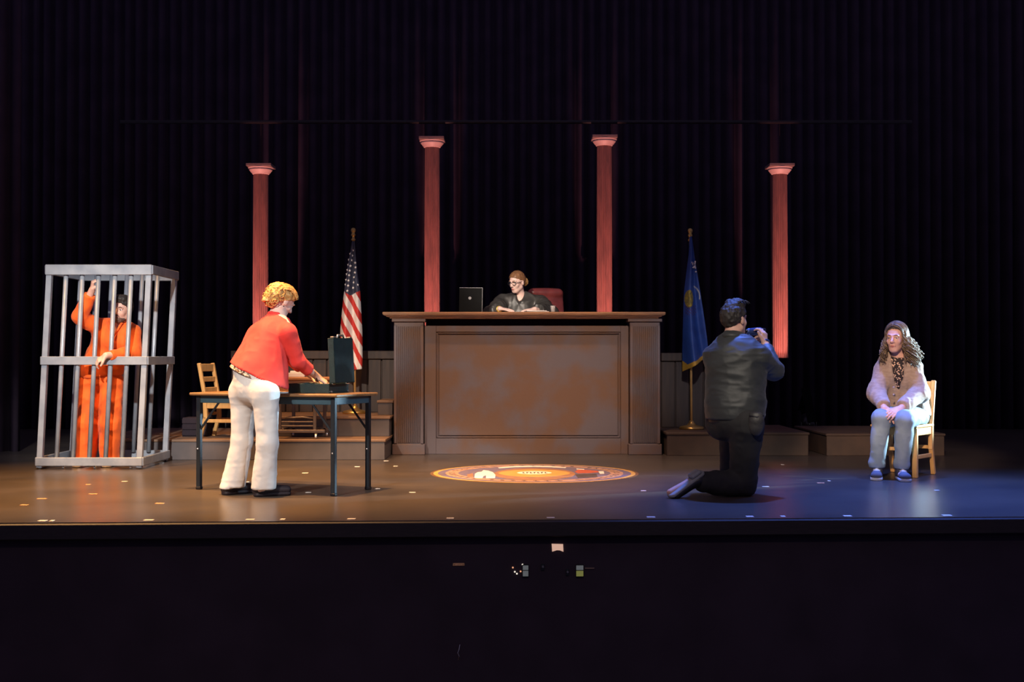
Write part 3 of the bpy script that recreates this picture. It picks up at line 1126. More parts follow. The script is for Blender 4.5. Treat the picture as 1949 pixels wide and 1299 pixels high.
r = front_thing('glow_card', 1061, 1043, 'small cream paper card with an added glow on the dark stage front', 'screen')
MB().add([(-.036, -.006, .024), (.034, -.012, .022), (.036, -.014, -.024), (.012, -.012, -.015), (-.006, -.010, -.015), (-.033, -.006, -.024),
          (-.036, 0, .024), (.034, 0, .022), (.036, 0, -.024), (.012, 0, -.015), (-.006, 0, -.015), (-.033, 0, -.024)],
         [(0, 1, 2, 3, 4, 5), (11, 10, 9, 8, 7, 6), (0, 6, 7, 1), (1, 7, 8, 2), (2, 8, 9, 3), (3, 9, 10, 4), (4, 10, 11, 5), (5, 11, 6, 0)]).build('panel', mat('cream_card', (.75, .48, .36), .8, emit=(1, .62, .46), estr=.55), r)  # emission stands in for light falling on the card
r = front_thing('brass_plate', 873, 1075, 'narrow brass plate low on the dark stage front', 'plate')
MB().box((0, -.003, 0), (.072, .006, .017), .002).build('plate', mat('pale_brass', (.9, .52, .26), .5, (.7, .4, .2), 90), r)
for sx in (-.026, .026):
    MB().ball((sx, -.006, 0), .003, 8, 6).build('screw', M['brass'], r)
LED = {'o': mat('led_orange', (.5, .2, .1), .4, emit=(1, .45, .25), estr=.8), 'w': mat('led_white', (.5, .5, .5), .4, emit=(1, .9, .75), estr=.9)}
GP = mat('panel_grey_green', (.20, .21, .20), .5, (.10, .11, .10), 120, emit=(.30, .33, .34), estr=.25)
YP = mat('panel_yellow_green', (.22, .22, .05), .5, (.12, .12, .04), 90, emit=(.35, .36, .10), estr=.35)
for px, lab, my in ((1000, 'small lit control panel with pale lights on the dark stage front', False),
                    (1103, 'small yellow-green lit control panel on the dark stage front', True)):
    r = front_thing('control_panel', px, 1086, lab, 'panel')
    MB().box((0, -.008, 0), (.05 if my else .042, .016, .075), .003).build('housing', M['black_plastic'], r)
    MB().box((0, -.018, .018), (.044 if my else .034, .004, .028), .001).build('upper_display', GP, r)
    MB().box((0, -.018, -.018), (.044 if my else .034, .004, .034), .001).build('lower_display', YP if my else GP, r)
    if my:
        MB().box((.062, -.004, .012), (.06, .006, .009), .001).build('label_strip', mat('label_brown', (.22, .15, .12), .6), r)
    else:
        for dx, dz, k_ in ((-.078, .018, 'o'), (-.066, -.008, 'w'), (-.053, -.02, 'w'), (-.018, .036, 'w'), (-.03, -.006, 'o')):
            MB().ball((dx, -.008, dz), .0055, 8, 6).build('indicator_light', LED[k_], r)
for px, py in ((1033, 1080), (1080, 1090)):
    r = front_thing('cable_socket', px, py, 'tiny grey socket between the two lit panels, %s one' % ('left' if px < 1050 else 'right'), 'socket')
    MB().box((0, -.004, 0), (.022, .008, .04), .002).build('plate', M['dark_steel'], r)
    MB().tube([(0, -.016, .004), (0, -.004, .004)], .007, 10).build('jack', M['steel'], r)
r = front_thing('wire_end', 873, 1243, 'bent wire end low on the dark stage front', 'wire')
MB().tube([(.008, -.004, .05), (.002, -.012, .02), (-.006, -.014, .0), (.002, -.012, -.02), (-.002, -.004, -.045)], .003, 6).build('wire', M['steel'], r)


# ------------------------------------------------------------------ jail cell
CX0, CX1, CY0, CY1, CZ = -4.24, -3.30, 11.31, 12.20, 1.825
SHEAR = .047
cell = empty('jail_cell', ((CX0 + CX1) / 2, (CY0 + CY1) / 2, 0), 0, 'silver painted barred jail cell around the man in orange', 'cell')
co = cell.location.copy()


def cs(x, y, z):
    return Vector((x + SHEAR * z, y, z)) - co


PW = .05
for x in (CX0 + PW / 2, CX1 - PW / 2):
    for y in (CY0 + PW / 2, CY1 - PW / 2):
        MB().beam(cs(x, y, .012), cs(x, y, CZ), PW, PW, (0, 1, 0), .004).build('corner_post', M['silver'], cell)
for y, d in ((CY0 + .012, -1), (CY1 - .012, 1)):
    yy = y - .012 if d < 0 else y + .012
    for z0, z1, nm in ((CZ - .092, CZ, 'top_rail'), (.93, 1.005, 'middle_rail'), (.03, .105, 'bottom_rail')):
        zc = (z0 + z1) / 2
        MB().beam(cs(CX0 - .004, yy, zc), cs(CX1 + .004, yy, zc), .028, z1 - z0, (0, 0, 1), .004).build(nm, M['silver'], cell)
for x, d in ((CX0 - .0, -1), (CX1 + .0, 1)):
    for z0, z1, nm in ((CZ - .085, CZ - .004, 'top_rail'), (.93, 1.005, 'middle_rail'), (.03, .105, 'bottom_rail')):
        zc = (z0 + z1) / 2
        MB().beam(cs(x, CY0 + .004, zc), cs(x, CY1 - .004, zc), .028, z1 - z0, (0, 0, 1), .004).build(nm, M['silver'], cell)
sp = .1457
for y in (CY0 + .030, CY1 - .030):
    for i in range(1, 6):
        x = CX0 + PW / 2 + sp * i
        MB().tube([cs(x, y, .09), cs(x, y, CZ - .03)], .0205, 12).build('bar', M['silver'], cell, True)
for x in (CX0 + .03, CX0 + .24, CX0 + .52, CX1 - .10, CX1 - .02):
    for y in ((CY0 + .02,) if x not in (CX0 + .03, CX1 - .02) else (CY0 + .02, CY1 - .02)):
        b = MB().tube([cs(x - .008, y, .016), cs(x + .008, y, .016)], .016, 12).build('caster', M['steel'], cell)

# ------------------------------------------------------------------ folding table
fl_, fr_, br_ = G(379, 932), G(635, 945), G(711, 933)
ax = (fr_ - fl_)
ang = math.atan2(ax.y, ax.x)
ux = Vector((math.cos(ang), math.sin(ang), 0))
uy = Vector((-ux.y, ux.x, 0))
LX = ax.length
LY = (br_ - fr_).dot(uy)
TZ = P(635, 751, fr_.y - .02).z
tb = empty('folding_table', fl_ + ux * LX / 2 + uy * LY / 2, ang, 'brown topped folding table with dark blue-grey metal legs holding the briefcase', 'table')
MB().box((0, 0, TZ - .011), (LX + .11, LY + .11, .022), .006).build('tabletop', M['table_wood'], tb)
MB().box((0, -LY / 2, TZ - .05), (LX + .03, .02, .056), .003).build('apron', M['table_metal'], tb)
MB().box((0, LY / 2, TZ - .05), (LX + .03, .02, .056), .003).build('apron', M['table_metal'], tb)
for sx in (-1, 1):
    MB().box((sx * (LX / 2 + .006), 0, TZ - .05), (.02, LY - .03, .056), .003).build('end_apron', M['table_metal'], tb)
    for sy in (-1, 1):
        lg = MB().box((sx * LX / 2, sy * LY / 2, (TZ - .02) / 2), (.036, .036, TZ - .024), .005).build('leg', M['dark_steel'], tb)
        MB().box((sx * LX / 2, sy * LY / 2, .012), (.042, .042, .024), .006).build('foot_cap', M['black_plastic'], lg)
        MB().ball((sx * LX / 2, sy * LY / 2 - .019, TZ * .42), .007, 8, 6).build('rivet', M['steel'], lg)
        MB().beam((sx * (LX / 2), sy * (LY / 2), TZ * .60), (sx * (LX / 2 - .19), sy * (LY / 2), TZ - .06), .014, .014, (0, 1, 0), .002).build('brace', M['dark_steel'], tb)

# briefcase ---------------------------------------------------------
near = P(627, 748, 9.32)
hx = unit((.27, .963, 0))          # along the hinge, away from the camera
bx = unit((-hx.y, hx.x, 0))       # from the hinge out over the base
case = empty('briefcase', (near.x, near.y, TZ), 0, 'open dark green briefcase with raised lid standing on the folding table', 'briefcase')
Rb = Matrix((bx, hx, Vector((0, 0, 1)))).transposed()
HL, BWD, BH, LH = .36, .33, .072, .335


def cb(x, y, z):
    return Rb @ Vector((x, y, z))


base = MB()
base.box(cb(BWD / 2, HL / 2, .004), (BWD, HL, .008), .002, Rb)
for c_, s_ in (((BWD / 2, .005, BH / 2), (BWD, .01, BH)), ((BWD / 2, HL - .005, BH / 2), (BWD, .01, BH)),
               ((.005, HL / 2, BH / 2), (.01, HL, BH)), ((BWD - .005, HL / 2, BH / 2), (.01, HL, BH))):
    base.box(cb(*c_), s_, .003, Rb)
b_ = base.build('base_shell', M['case'], case)
MB().box(cb(BWD / 2, HL / 2, .011), (BWD - .03, HL - .03, .006), 0, Rb).build('lining', M['case_in'], b_)
Rl = Rb @ Matrix.Rotation(math.radians(3), 3, 'Y')
lid = MB()
T = .05


def cl(x, y, z):
    return cb(0, 0, BH) + Rl @ Vector((x, y, z))


lid.box(cl(-.004 - T + .008, HL / 2, LH / 2), (.008, HL, LH), .003, Rl)
for c_, s_ in (((-T / 2, .005, LH / 2), (T, .01, LH)), ((-T / 2, HL - .005, LH / 2), (T, .01, LH)),
               ((-T / 2, HL / 2, .005), (T, HL, .01)), ((-T / 2, HL / 2, LH - .005), (T, HL, .01))):
    lid.box(cl(*c_), s_, .003, Rl)
l_ = lid.build('lid', M['case'], case)
MB().box(cl(-T + .016, HL / 2, LH / 2), (.006, HL - .03, LH - .03), 0, Rl).build('lining', M['case_in'], l_)
for yy in (.03, HL - .03):
    MB().box(cl(-T / 2, yy + .02, LH + .006), (.03, .05, .012), .004, Rl).build('latch', M['steel'], l_)
    MB().ball(cb(-.004, yy, .012), .008, 8, 6).build('corner_stud', M['steel'], b_)
MB().tube([cl(-T / 2, HL / 2 - .06, LH), cl(-T / 2, HL / 2 - .05, LH + .022), cl(-T / 2, HL / 2 + .05, LH + .022), cl(-T / 2, HL / 2 + .06, LH)], .008, 8).build('handle', M['steel'], l_, True)
for yy in (.05, HL - .05):
    MB().tube([cb(.0, yy, BH - .004), cb(-.0, yy + .05, BH - .004)], .006, 8).build('hinge', M['steel'], b_)
pp = P(538, 747.5, 9.42)
o = MB().box((0, 0, .004), (.16, .20, .008), .001).build('paper_stack', M['paper'])
o.location = (pp.x - .03, pp.y + .02, TZ)
o.rotation_euler = (0, 0, ang)
tag(o, 'thin stack of white paper beside the briefcase on the folding table', 'paper')


# ------------------------------------------------------------------ wooden chairs
def wood_chair(loc, rz, label, W=.40, Dp=.38, SH=.435, TH=.80):
    """seat front faces local -y"""
    r = empty('wooden_chair', loc, rz, label, 'chair', 'blond wooden chairs')
    m = M['chair_wood']
    s = MB()
    s.box((0, 0, SH - .012), (W, Dp + .03, .024), .008)
    s.build('seat', m, r)
    for sx in (-1, 1):
        MB().box((sx * (W / 2 - .025), -Dp / 2 + .02, (SH - .024) / 2), (.042, .038, SH - .024), .005).build('leg', m, r)
        b = MB()
        x = sx * (W / 2 - .022)
        b.beam((x, Dp / 2 + .045, .005), (x, Dp / 2 - .01, SH * .55), .036, .036, (0, 1, 0), .005)
        b.beam((x, Dp / 2 - .012, SH * .5), (x, Dp / 2 - .004, SH + .02), .036, .040, (0, 1, 0), .004)
        b.beam((x, Dp / 2 - .006, SH), (x, Dp / 2 + .062, TH), .036, .036, (0, 1, 0), .006)
        b.build('back_leg', m, r)
        MB().box((sx * (W / 2 - .022), 0, SH - .055), (.022, Dp - .05, .065), .004).build('side_apron', m, r)
        MB().box((sx * (W / 2 - .022), 0, .17), (.018, Dp - .02, .034), .004).build('stretcher', m, r)
    MB().box((0, -Dp / 2 + .02, SH - .055), (W - .08, .022, .06), .004).build('front_apron', m, r)
    MB().box((0, Dp / 2 - .01, SH - .055), (W - .08, .022, .06), .004).build('back_apron', m, r)
    MB().box((0, -Dp / 2 + .02, .235), (W - .08, .018, .03), .004).build('stretcher', m, r)
    MB().box((0, Dp / 2 + .015, .235), (W - .08, .018, .03), .004).build('stretcher', m, r)
    for k, (z, hh) in enumerate(((TH - .045, .075), (TH - .16, .05), (TH - .265, .05))):
        y = Dp / 2 + .062 * (z - SH) / (TH - SH) - .004
        MB().box((0, y, z), (W - .075, .018, hh), .005).build('back_slat', m, r)
    return r


fA, bA = G(1742, 910.5), G(1774, 905.5)
chair_dir = unit((-.62, -.78, 0))      # where the seat looks
rz = math.atan2(chair_dir.y, chair_dir.x) + math.pi / 2
side = Vector((-chair_dir.y, chair_dir.x, 0))   # her left
cc = fA - chair_dir * .17 - side * .175
wood_chair((cc.x, cc.y, 0), rz, 'blond wooden chair under the seated woman in the cardigan')
c0 = P(428, 838, 12.62)
wood_chair((c0.x + .03, 12.64, .20), math.radians(79), 'blond wooden slat-back chair on the platform behind the folding table', W=.36, Dp=.36, SH=.38, TH=.74)

# ------------------------------------------------------------------ clerk table
ct = empty('clerk_table', (P(585, 830, 12.55).x, 12.555, .20), 0, 'small orange wooden table on a wheeled brown metal base', 'table')
ctx = ct.location.x


def cpx(px, D=12.5):
    return P(px, 800, D).x - ctx


x0, x1 = cpx(524), cpx(634)
th = P(580, 718, 12.5).z - .20
MB().box(((x0 + x1) / 2, 0, th - .014), (x1 - x0, .42, .028), .006).build('tabletop', M['clerk_wood'], ct)
MB().box(((x0 + x1) / 2, -.01, th - .028 - .055), (x1 - x0 - .05, .36, .11), .004).build('drawer_box', M['clerk_wood'], ct)
for px, yy in ((536, -.15), (602, -.15), (552, .15), (612, .15)):
    MB().box((cpx(px), yy, (th - .10) / 2 + .035), (.032, .026, th - .17), .004).build('leg', M['iron'], ct)
for yy in (-.17, .15):
    MB().beam((cpx(528), yy, .075), (cpx(622), yy, .075), .026, .03, (0, 0, 1), .004).build('base_beam', M['iron'], ct)
for zz in (.125, .165):
    MB().beam((cpx(534), -.15, zz), (cpx(604), -.15, zz), .014, .016, (0, 0, 1), .003).build('cross_rail', M['iron'], ct)
MB().beam((cpx(542), -.16, .09), (cpx(542), .15, .09), .02, .02, (0, 0, 1)).build('cross_rail', M['iron'], ct)
MB().beam((cpx(602), -.16, .09), (cpx(602), .15, .09), .02, .02, (0, 0, 1)).build('cross_rail', M['iron'], ct)
MB().tube([(cpx(545), -.12, .20), (cpx(560), -.13, .205), (cpx(578), -.12, .21), (cpx(598), -.13, .195)], .012, 8).build('pedal_bar', M['iron'], ct, True)
for px, yy in ((532, -.17), (605, -.17), (552, .15), (617, .15)):
    w_ = MB().tube([(cpx(px) - .009, yy, .026), (cpx(px) + .009, yy, .026)], .026, 14).build('caster', M['steel'], ct)
    MB().box((cpx(px), yy, .052), (.028, .02, .02), .003).build('fork', M['iron'], w_)
zt = .20 + th
o = MB().box((0, 0, .02), (.16, .22, .04), .004)
o.box((.0, .02, .05), (.13, .16, .02), .004)
o = o.build('paper_stack', M['paper'])
o.location = (P(566, 715, 12.6).x, 12.58, zt)
o.rotation_euler = (0, 0, .12)
tag(o, 'white stack of papers on the orange clerk table', 'paper')
r = empty('pen_holder', (P(588, 702, 12.62).x, 12.62, zt), 0, 'small dark holder with thin pens on the clerk table', 'holder')
MB().lathe([(.026, 0), (.026, .055), (.022, .055), (.022, .01)], n=14).build('cup', M['dark_steel'], r)
for a_, l_ in ((.5, .14), (-.35, .12), (.1, .15)):
    MB().tube([(.006 * a_, 0, .012), (.1 * a_, .02 * a_, l_)], .004, 6).build('pen', M['iron'], r)
# black crate left of the clerk's chair
cr = empty('crate', (P(371, 825, 12.75).x, 12.86, .20), 0, 'black wooden crate on the platform beside the blond chair', 'crate')
MB().box((0, 0, .095), (.25, .24, .19), .004).build('box', M['black_wall'], cr)
for zz in (.035, .095, .155):
    MB().box((0, -.125, zz), (.25, .012, .045), .003).build('slat', M['black_wall'], cr)


# ------------------------------------------------------------------ flags
def flag_mesh(outline_l, outline_r, D, rows, cols, folds, amp):
    """outline: lists of (px,py) from top to bottom; returns vertex grid"""
    def interp(lst, t):
        ys = [p[1] for p in lst]
        y = ys[0] + (ys[-1] - ys[0]) * t
        return np.interp(y, ys, [p[0] for p in lst]), y
    V = np.zeros((rows + 1, cols + 1, 3))
    PX = np.zeros((rows + 1, cols + 1, 2))
    for i in range(rows + 1):
        t = i / rows
        xl_, yl_ = interp(outline_l, t)
        xr_, yr_ = interp(outline_r, t)
        for j in range(cols + 1):
            u = j / cols
            px = xl_ + (xr_ - xl_) * u
            py = yl_ + (yr_ - yl_) * u
            wdt = (xr_ - xl_) / 50.0
            dep = amp * wdt * math.cos(u * folds * 2 * math.pi + .9 * math.sin(t * 3)) + .10 * wdt * (u - .5) ** 2 * 4
            p = P(px, py, D)
            V[i, j] = (p.x, p.y + dep, p.z)
            PX[i, j] = (px, py)
    return V, PX


def flag(name, V, PX, mats, pick, parent, org):
    R_, C_ = V.shape[0] - 1, V.shape[1] - 1
    v = (V.reshape(-1, 3) - np.array(org))
    fs, mi = [], []
    for i in range(R_):
        for j in range(C_):
            a = i * (C_ + 1) + j
            fs.append((a, a + 1, a + C_ + 2, a + C_ + 1))
            c_ = (PX[i, j] + PX[i + 1, j + 1]) / 2
            mi.append(pick(c_[0], c_[1], i / R_, j / C_))
    me = bpy.data.meshes.new(name)
    me.from_pydata([tuple(p) for p in v], [], fs)
    for m in mats:
        me.materials.append(m)
    me.polygons.foreach_set('material_index', mi)
    me.polygons.foreach_set('use_smooth', [True] * len(fs))
    me.update()
    ob = bpy.data.objects.new(name, me)
    COL.objects.link(ob)
    ob.parent = parent
    so = ob.modifiers.new('thickness', 'SOLIDIFY')
    so.thickness = .003
    return ob


def flag_pole(name, px_top, py_top, px_base, D, zbase, label):
    a = P(px_top, py_top, D)
    bx_ = P(px_base, 700, D).x
    r = empty(name, (bx_, D, zbase), 0, label, 'flag')
    top = a - r.location
    MB().lathe([(.13, 0), (.135, .012), (.12, .03), (.05, .045), (.03, .07), (.022, .09)], n=24).build('base', M['brass'], r, True)
    d = top.normalized()
    MB().tube([(0, 0, .05), top * .96], .0135, 10).build('pole', M['chair_wood'], r, True)
    pr = [(.012, -.13), (.022, -.125), (.024, -.11), (.014, -.10), (.014, -.08), (.024, -.07), (.022, -.055), (.015, -.045), (.022, -.03), (.027, -.012), (.022, .004), (.008, .012)]
    f = MB().lathe(pr, tuple(top), 14).build('finial', M['brass'], r, True)
    return r


zs = 4.0625
o2p = lambda x, y: (580 + x / zs, 420 + y / zs)
FD = 13.45
us = flag_pole('flag_on_pole', 672.5, 436, 676, FD, .40, 'American flag with stars and stripes hanging on its pole')
Lo = [o2p(*p) for p in ((366, 160), (352, 240), (330, 340), (312, 460), (298, 550), (280, 700), (266, 840), (262, 960), (275, 1060), (300, 1165))]
Ro = [o2p(*p) for p in ((384, 160), (394, 300), (405, 420), (424, 545), (432, 700), (440, 850), (442, 1000), (443, 1080), (438, 1150))]
Vu, PXu = flag_mesh(Lo, Ro, FD - .06, 250, 90, 1.5, .05)


def pick_us(px, py, t, u):
    x, y = (px - 580) * zs, (py - 420) * zs
    lim = 545 + .7 * (x - 300) if x < 350 else 580 - .5 * (x - 350)
    if y < lim:
        return 2
    q = (y - 2.0 * x + 105) / 163.0
    return 0 if abs(q - round(q)) < .235 else 1


cl_us = flag('cloth', Vu, PXu, [M['flag_red'], M['flag_white'], M['flag_navy']], pick_us, us, us.location)
star_poly = [(math.sin(math.pi * k / 5) * (1 if k % 2 == 0 else .42), math.cos(math.pi * k / 5) * (1 if k % 2 == 0 else .42)) for k in range(10)]
flatP = PXu.reshape(-1, 2)
flatV = Vu.reshape(-1, 3)
star0 = None
for sx, sy in ((372, 232), (367, 271), (362, 309), (355, 350), (390, 328), (350, 386), (392, 364), (388, 401), (345, 426), (382, 440), (340, 463), (377, 479),
               (337, 504), (408, 496), (371, 517), (331, 543), (352, 255), (340, 302), (335, 340), (329, 380), (324, 415), (319, 457), (313, 494)):
    px, py = o2p(sx, sy)
    k = np.argmin(((flatP - (px, py)) ** 2).sum(1))
    p = Vector(flatV[k]) - us.location + Vector((0, -.006, 0))
    if star0 is None:
        s_ = MB()
        s_.prism([(x * .016, y * .016) for x, y in star_poly], -.001, .001)
        s_.v = [(x, z, y) for x, y, z in s_.v]
        star0 = s_.build('star', M['flag_white'], cl_us)
        star0.location = p
    else:
        share('star', star0, cl_us, p)

zs2 = 4.6375
o2q = lambda x, y: (1280 + x / zs2, 430 + y / zs2)
wi = flag_pole('flag_on_pole', 1313.5, 437, 1316, FD, .235, 'royal blue state flag with gold fringe hanging on its pole')
Lo = [o2q(*p) for p in ((153, 95), (148, 250), (128, 430), (112, 580), (107, 760), (104, 950), (103, 1100), (106, 1290))]
Ro = [o2q(*p) for p in ((172, 95), (200, 300), (228, 470), (250, 600), (275, 760), (300, 920), (318, 1050), (332, 1150))]
Vw, PXw = flag_mesh(Lo, Ro, FD - .06, 220, 80, 1.3, .07)


def pick_wi(px, py, t, u):
    x, y = (px - 1280) * zs2, (py - 430) * zs2
    if y > (1185 + (x - 100) * 1.0 if x < 140 else 1225 - (x - 140) * .55):
        return 1
    if ((x - 148) / 34) ** 2 + ((y - 645) / 78) ** 2 < 1:
        return 2
    if abs(((x - 175) / 68) ** 2 + ((y - 630) / 100) ** 2 - 1) < .13 and x > 190 and y < 650:
        return 4
    if 118 < x < 215 and 700 < y < 790 and math.sin(x * .31) * math.sin(y * .23 + x * .1) > .25:
        return 3
    return 0


cl_wi = flag('cloth', Vw, PXw, [M['flag_blue'], M['gold_fringe'], M['gold_print'], M['red_print'], M['grey_mark']], pick_wi, wi, wi.location)
# white lettering near the top of the blue flag, seen edge-on in the folds
flatP = PXw.reshape(-1, 2)
flatV = Vw.reshape(-1, 3)


def wl(x, y):
    px, py = o2q(x, y)
    k = np.argmin(((flatP - (px, py)) ** 2).sum(1))
    return Vector(flatV[k]) - wi.location + Vector((0, -.007, 0))


for pts in (((166, 320), (180, 345), (186, 322), (198, 345), (202, 312)), ((180, 372), (204, 352)), ((188, 356), (206, 374)), ((203, 402), (212, 408))):
    MB().tube([wl(*p) for p in pts], .0085, 6).build('letter', M['flag_white'], cl_wi)

# ------------------------------------------------------------------ things on the bench
lp = empty('laptop', (P(895, 590, 13.35).x, 13.38, BT), math.radians(8), 'open black laptop on the judge bench', 'laptop')
MB().box((0, .10, .009), (.245, .20, .018), .004).build('keyboard_base', M['laptop'], lp)
Rl = Matrix.Rotation(math.radians(10), 3, 'X')
ls = MB().box(Vector((0, -.012, .015)) + Rl @ Vector((0, 0, .128)), (.245, .010, .255), .003, Rl).build('screen', M['laptop'], lp)
rim = MB()
for a_, b_ in (((-.122, .258), (.122, .258)), ((.122, .0), (.122, .258))):
    rim.tube([Vector((0, -.016, .015)) + Rl @ Vector((a_[0], 0, a_[1])), Vector((0, -.016, .015)) + Rl @ Vector((b_[0], 0, b_[1]))], .0028, 6)
rim.build('rim', M['grey_mark'], ls)
MB().tube([Vector((0, -.012, .015)) + Rl @ Vector((-.01, -.007, .15)), Vector((0, -.012, .015)) + Rl @ Vector((-.01, -.0045, .15))], .016, 14).build('badge', M['grey_mark'], ls)
o = MB().box((0, 0, .004), (.22, .28, .008), .001).box((.02, .01, .011), (.2, .26, .006), .001).box((-.01, 0, .018), (.21, .27, .01), .001).build('paper_stack', M['paper'])
o.location = (P(1020, 592, 13.4).x, 13.22, BT)
o.rotation_euler = (0, 0, .1)
tag(o, 'loose white papers on the judge bench before the judge', 'paper')
r = empty('paper_cup', (P(1052, 590, 13.35).x, 13.3, BT), 0, 'small white cup on the bench beside the judge elbow', 'cup')
MB().lathe([(.020, 0), (.026, .075), (.0275, .078), (.0245, .076), (.019, .006)], n=18).build('cup_body', M['paper'], r, True)
# judge's chair
jc = empty('leather_chair', (P(1040, 600, 14.35).x, 14.42, .62), math.radians(12), 'burgundy leather high-back chair behind the judge', 'chair')
top = P(1045, 549, 14.4).z - .62
s = SDF()
s.ecap((-.17, 0, .55), (.17, 0, .55), (.06, .05), (.06, .05), (0, 1, 0), .03)
s.ecap((0, .0, .48), (0, .05, top - .05), (.24, .055), (.205, .05), (1, 0, 0), .04)
s.cap((-.15, .04, top - .05), (.15, .04, top - .05), .05, .05, .03)
v, f = s.mesh(.01)
bk = np_mesh('backrest', v, f, M['leather'], jc)
for i in range(4):
    for j in range(3):
        MB().ball((-.12 + .08 * i, -.052, .62 + .12 * j), .009, 8, 6).build('button', M['leather'], bk)
s = SDF()
s.ecap((0, -.42, .42), (0, -.02, .42), (.25, .055), (.25, .055), (1, 0, 0), .03)
v, f = s.mesh(.014)
np_mesh('seat', v, f, M['leather'], jc)
for sx in (-1, 1):
    MB().tube([(sx * .27, .0, .64), (sx * .28, -.2, .64), (sx * .27, -.36, .62), (sx * .26, -.38, .44)], .024, 8).build('armrest', M['leather'], jc, True)
MB().tube([(0, -.2, .05), (0, -.2, .40)], .03, 10).build('stem', M['dark_steel'], jc)
for k in range(5):
    a = 2 * math.pi * k / 5
    MB().tube([(0, -.2, .07), (.26 * math.cos(a), -.2 + .26 * math.sin(a), .03)], [.022, .016], 8).build('foot', M['dark_steel'], jc)


# ------------------------------------------------------------------ people
def jp(d):
    return {k: (P(*v) if isinstance(v, tuple) else v) for k, v in d.items()}


def torso(s, J, side, hip=(.165, .115), waist=(.135, .10), chest=(.16, .115), k=.04, shr=.058):
    s.ecap(J['hipC'], J['waist'], hip, waist, side, k)
    s.ecap(J['waist'], J['chest'], waist, chest, side, k)
    s.ecap(J['chest'], J['chest'].lerp(J['neck'], .55), chest, (chest[0] * .85, chest[1] * .75), side, k)
    s.cap(J['shL'], J['neck'], shr, shr * .9, k)
    s.cap(J['shR'], J['neck'], shr, shr * .9, k)


def root_of(J):
    c = (J['anL'] + J['anR']) / 2
    return Vector((c.x, c.y, 0))


def make_body(J, side, hR, skin, hands, org, sc=1.0, tor={}, label='', feet=True, armr=(.050, .041, .029), legr=(.085, .058, .040), h=.0055, footd=None, neck_r=.055, footpts=None):
    s = SDF()
    torso(s, J, side, **tor)
    for q in 'LR':
        s.cap(J['hipC'], J['hip' + q], .10, legr[0], .04)
        leg(s, J['hip' + q], J['kn' + q], J['an' + q], legr)
        arm(s, J['sh' + q], J['el' + q], J['wr' + q], armr)
        if feet:
            if footpts and q in footpts:
                s.cap(*footpts[q], .03, .026, .02)
            else:
                foot(s, J['an' + q], footd, org[2])
    head_prims(s, J['head'], hR, J['neck'], sc, neck_r=neck_r, jaw=.84 if neck_r < .052 else 1.0)
    for hd in hands:
        hand_prims(s, **hd)
    v, f = s.mesh(h)
    ob = np_mesh('person', v, f, skin, None, org)
    ob.location = org
    tag(ob, label, 'person')
    return ob


def cloth(name, s, m, body, org, h=.008, wr=None):
    v, f = s.mesh(h)
    return np_mesh(name, v, f, m, body, org, True, wr)


def headL(J, R, sc=1.0):
    return lambda x, y, z: J['head'] + R @ (Vector((x, y, z)) * sc)


def hair_cap(J, R, sc, hairline=.058, back_drop=-.06, thick=.012, low=None, ears=False):
    """shell over the skull; face side and below the hairline cut away"""
    L = headL(J, R, sc)
    s = SDF()
    s.ell(L(0, -.014, .037), np.array((.075 + thick * .7, .096 + thick, .086 + thick)) * sc, R, .01)
    s.cap(L(0, -.055, .0), L(0, -.058, back_drop + .02), .062 * sc, .048 * sc, .03)
    s.plane(L(0, .060, hairline), R @ Vector((0, .62, -.79)))
    if low is not None:
        s.plane(L(0, 0, low), R @ Vector((0, .25, -1)))
    if ears:
        for q in (-1, 1):
            s.ell(L(q * .085, .004, -.012), (.026, .030, .040), R, .008, True)
    return s


# ---- 1 the prisoner -------------------------------------------------
J = jp(dict(hipC=(193, 716, 11.66), hipR=(174, 728, 11.66), hipL=(210, 728, 11.66), knR=(169, 805, 11.60), knL=(210, 806, 11.58),
            anR=(164, 872, 11.66), anL=(211, 872, 11.66), waist=(202, 684, 11.64), chest=(216, 644, 11.62), neck=(224, 619, 11.60),
            head=(232, 590, 11.55), shR=(193, 626, 11.62), elR=(152, 604, 11.47), wrR=(175, 553, 11.37),
            shL=(250, 634, 11.62), elL=(254, 673, 11.52), wrL=(202, 677, 11.25)))
org = root_of(J)
side = unit(J['shL'] - J['shR'])
hR = frame((-.22, -1, -.12), (.16, 0, 1))
barx = cs(CX0 + PW / 2 + sp * 3, CY0 + .03, 1.66) + co
hands = [dict(wrist=J['wrR'], d=(.18, -.25, 1), back=(-.9, -.5, .1), thumb=(.35, -.8, -.1), curl=62, thumb_dir=(.6, .2, -.75)),
         dict(wrist=J['wrL'], d=(-.85, -.08, -.55), back=(-.45, -.6, .6), thumb=(-.1, -.7, -.5), curl=30, thumb_dir=(.7, .6, -.3))]
person1 = make_body(J, side, hR, M['skin'], hands, org, .98, dict(hip=(.155, .105), waist=(.145, .10), chest=(.165, .115)),
                    'man in an orange prison uniform gripping the cell bars', footd=(0, -1))
s = SDF()
torso(s, J, side, hip=(.185, .135), waist=(.172, .125), chest=(.190, .135), shr=.072)
hem = J['hipC'] + Vector((-.01, 0, .0))
s.ecap(hem + Vector((-.005, 0, .02)), J['waist'], (.195, .145), (.172, .125), side, .03)
s.chain([J['shR'], J['elR'], J['elR'].lerp(J['wrR'], .84)], (.078, .066, .050), .035)
s.chain([J['shL'], J['elL'], J['elL'].lerp(J['wrL'], .86)], (.082, .068, .046), .035)
s.plane(hem + Vector((0, 0, -.01)), (.12, 0, -1), hem, .32)
s.plane(J['elR'].lerp(J['wrR'], .82), J['wrR'] - J['elR'], J['wrR'], .10)
s.plane(J['elL'].lerp(J['wrL'], .86), J['wrL'] - J['elL'], J['wrL'], .09)
nk = J['neck']
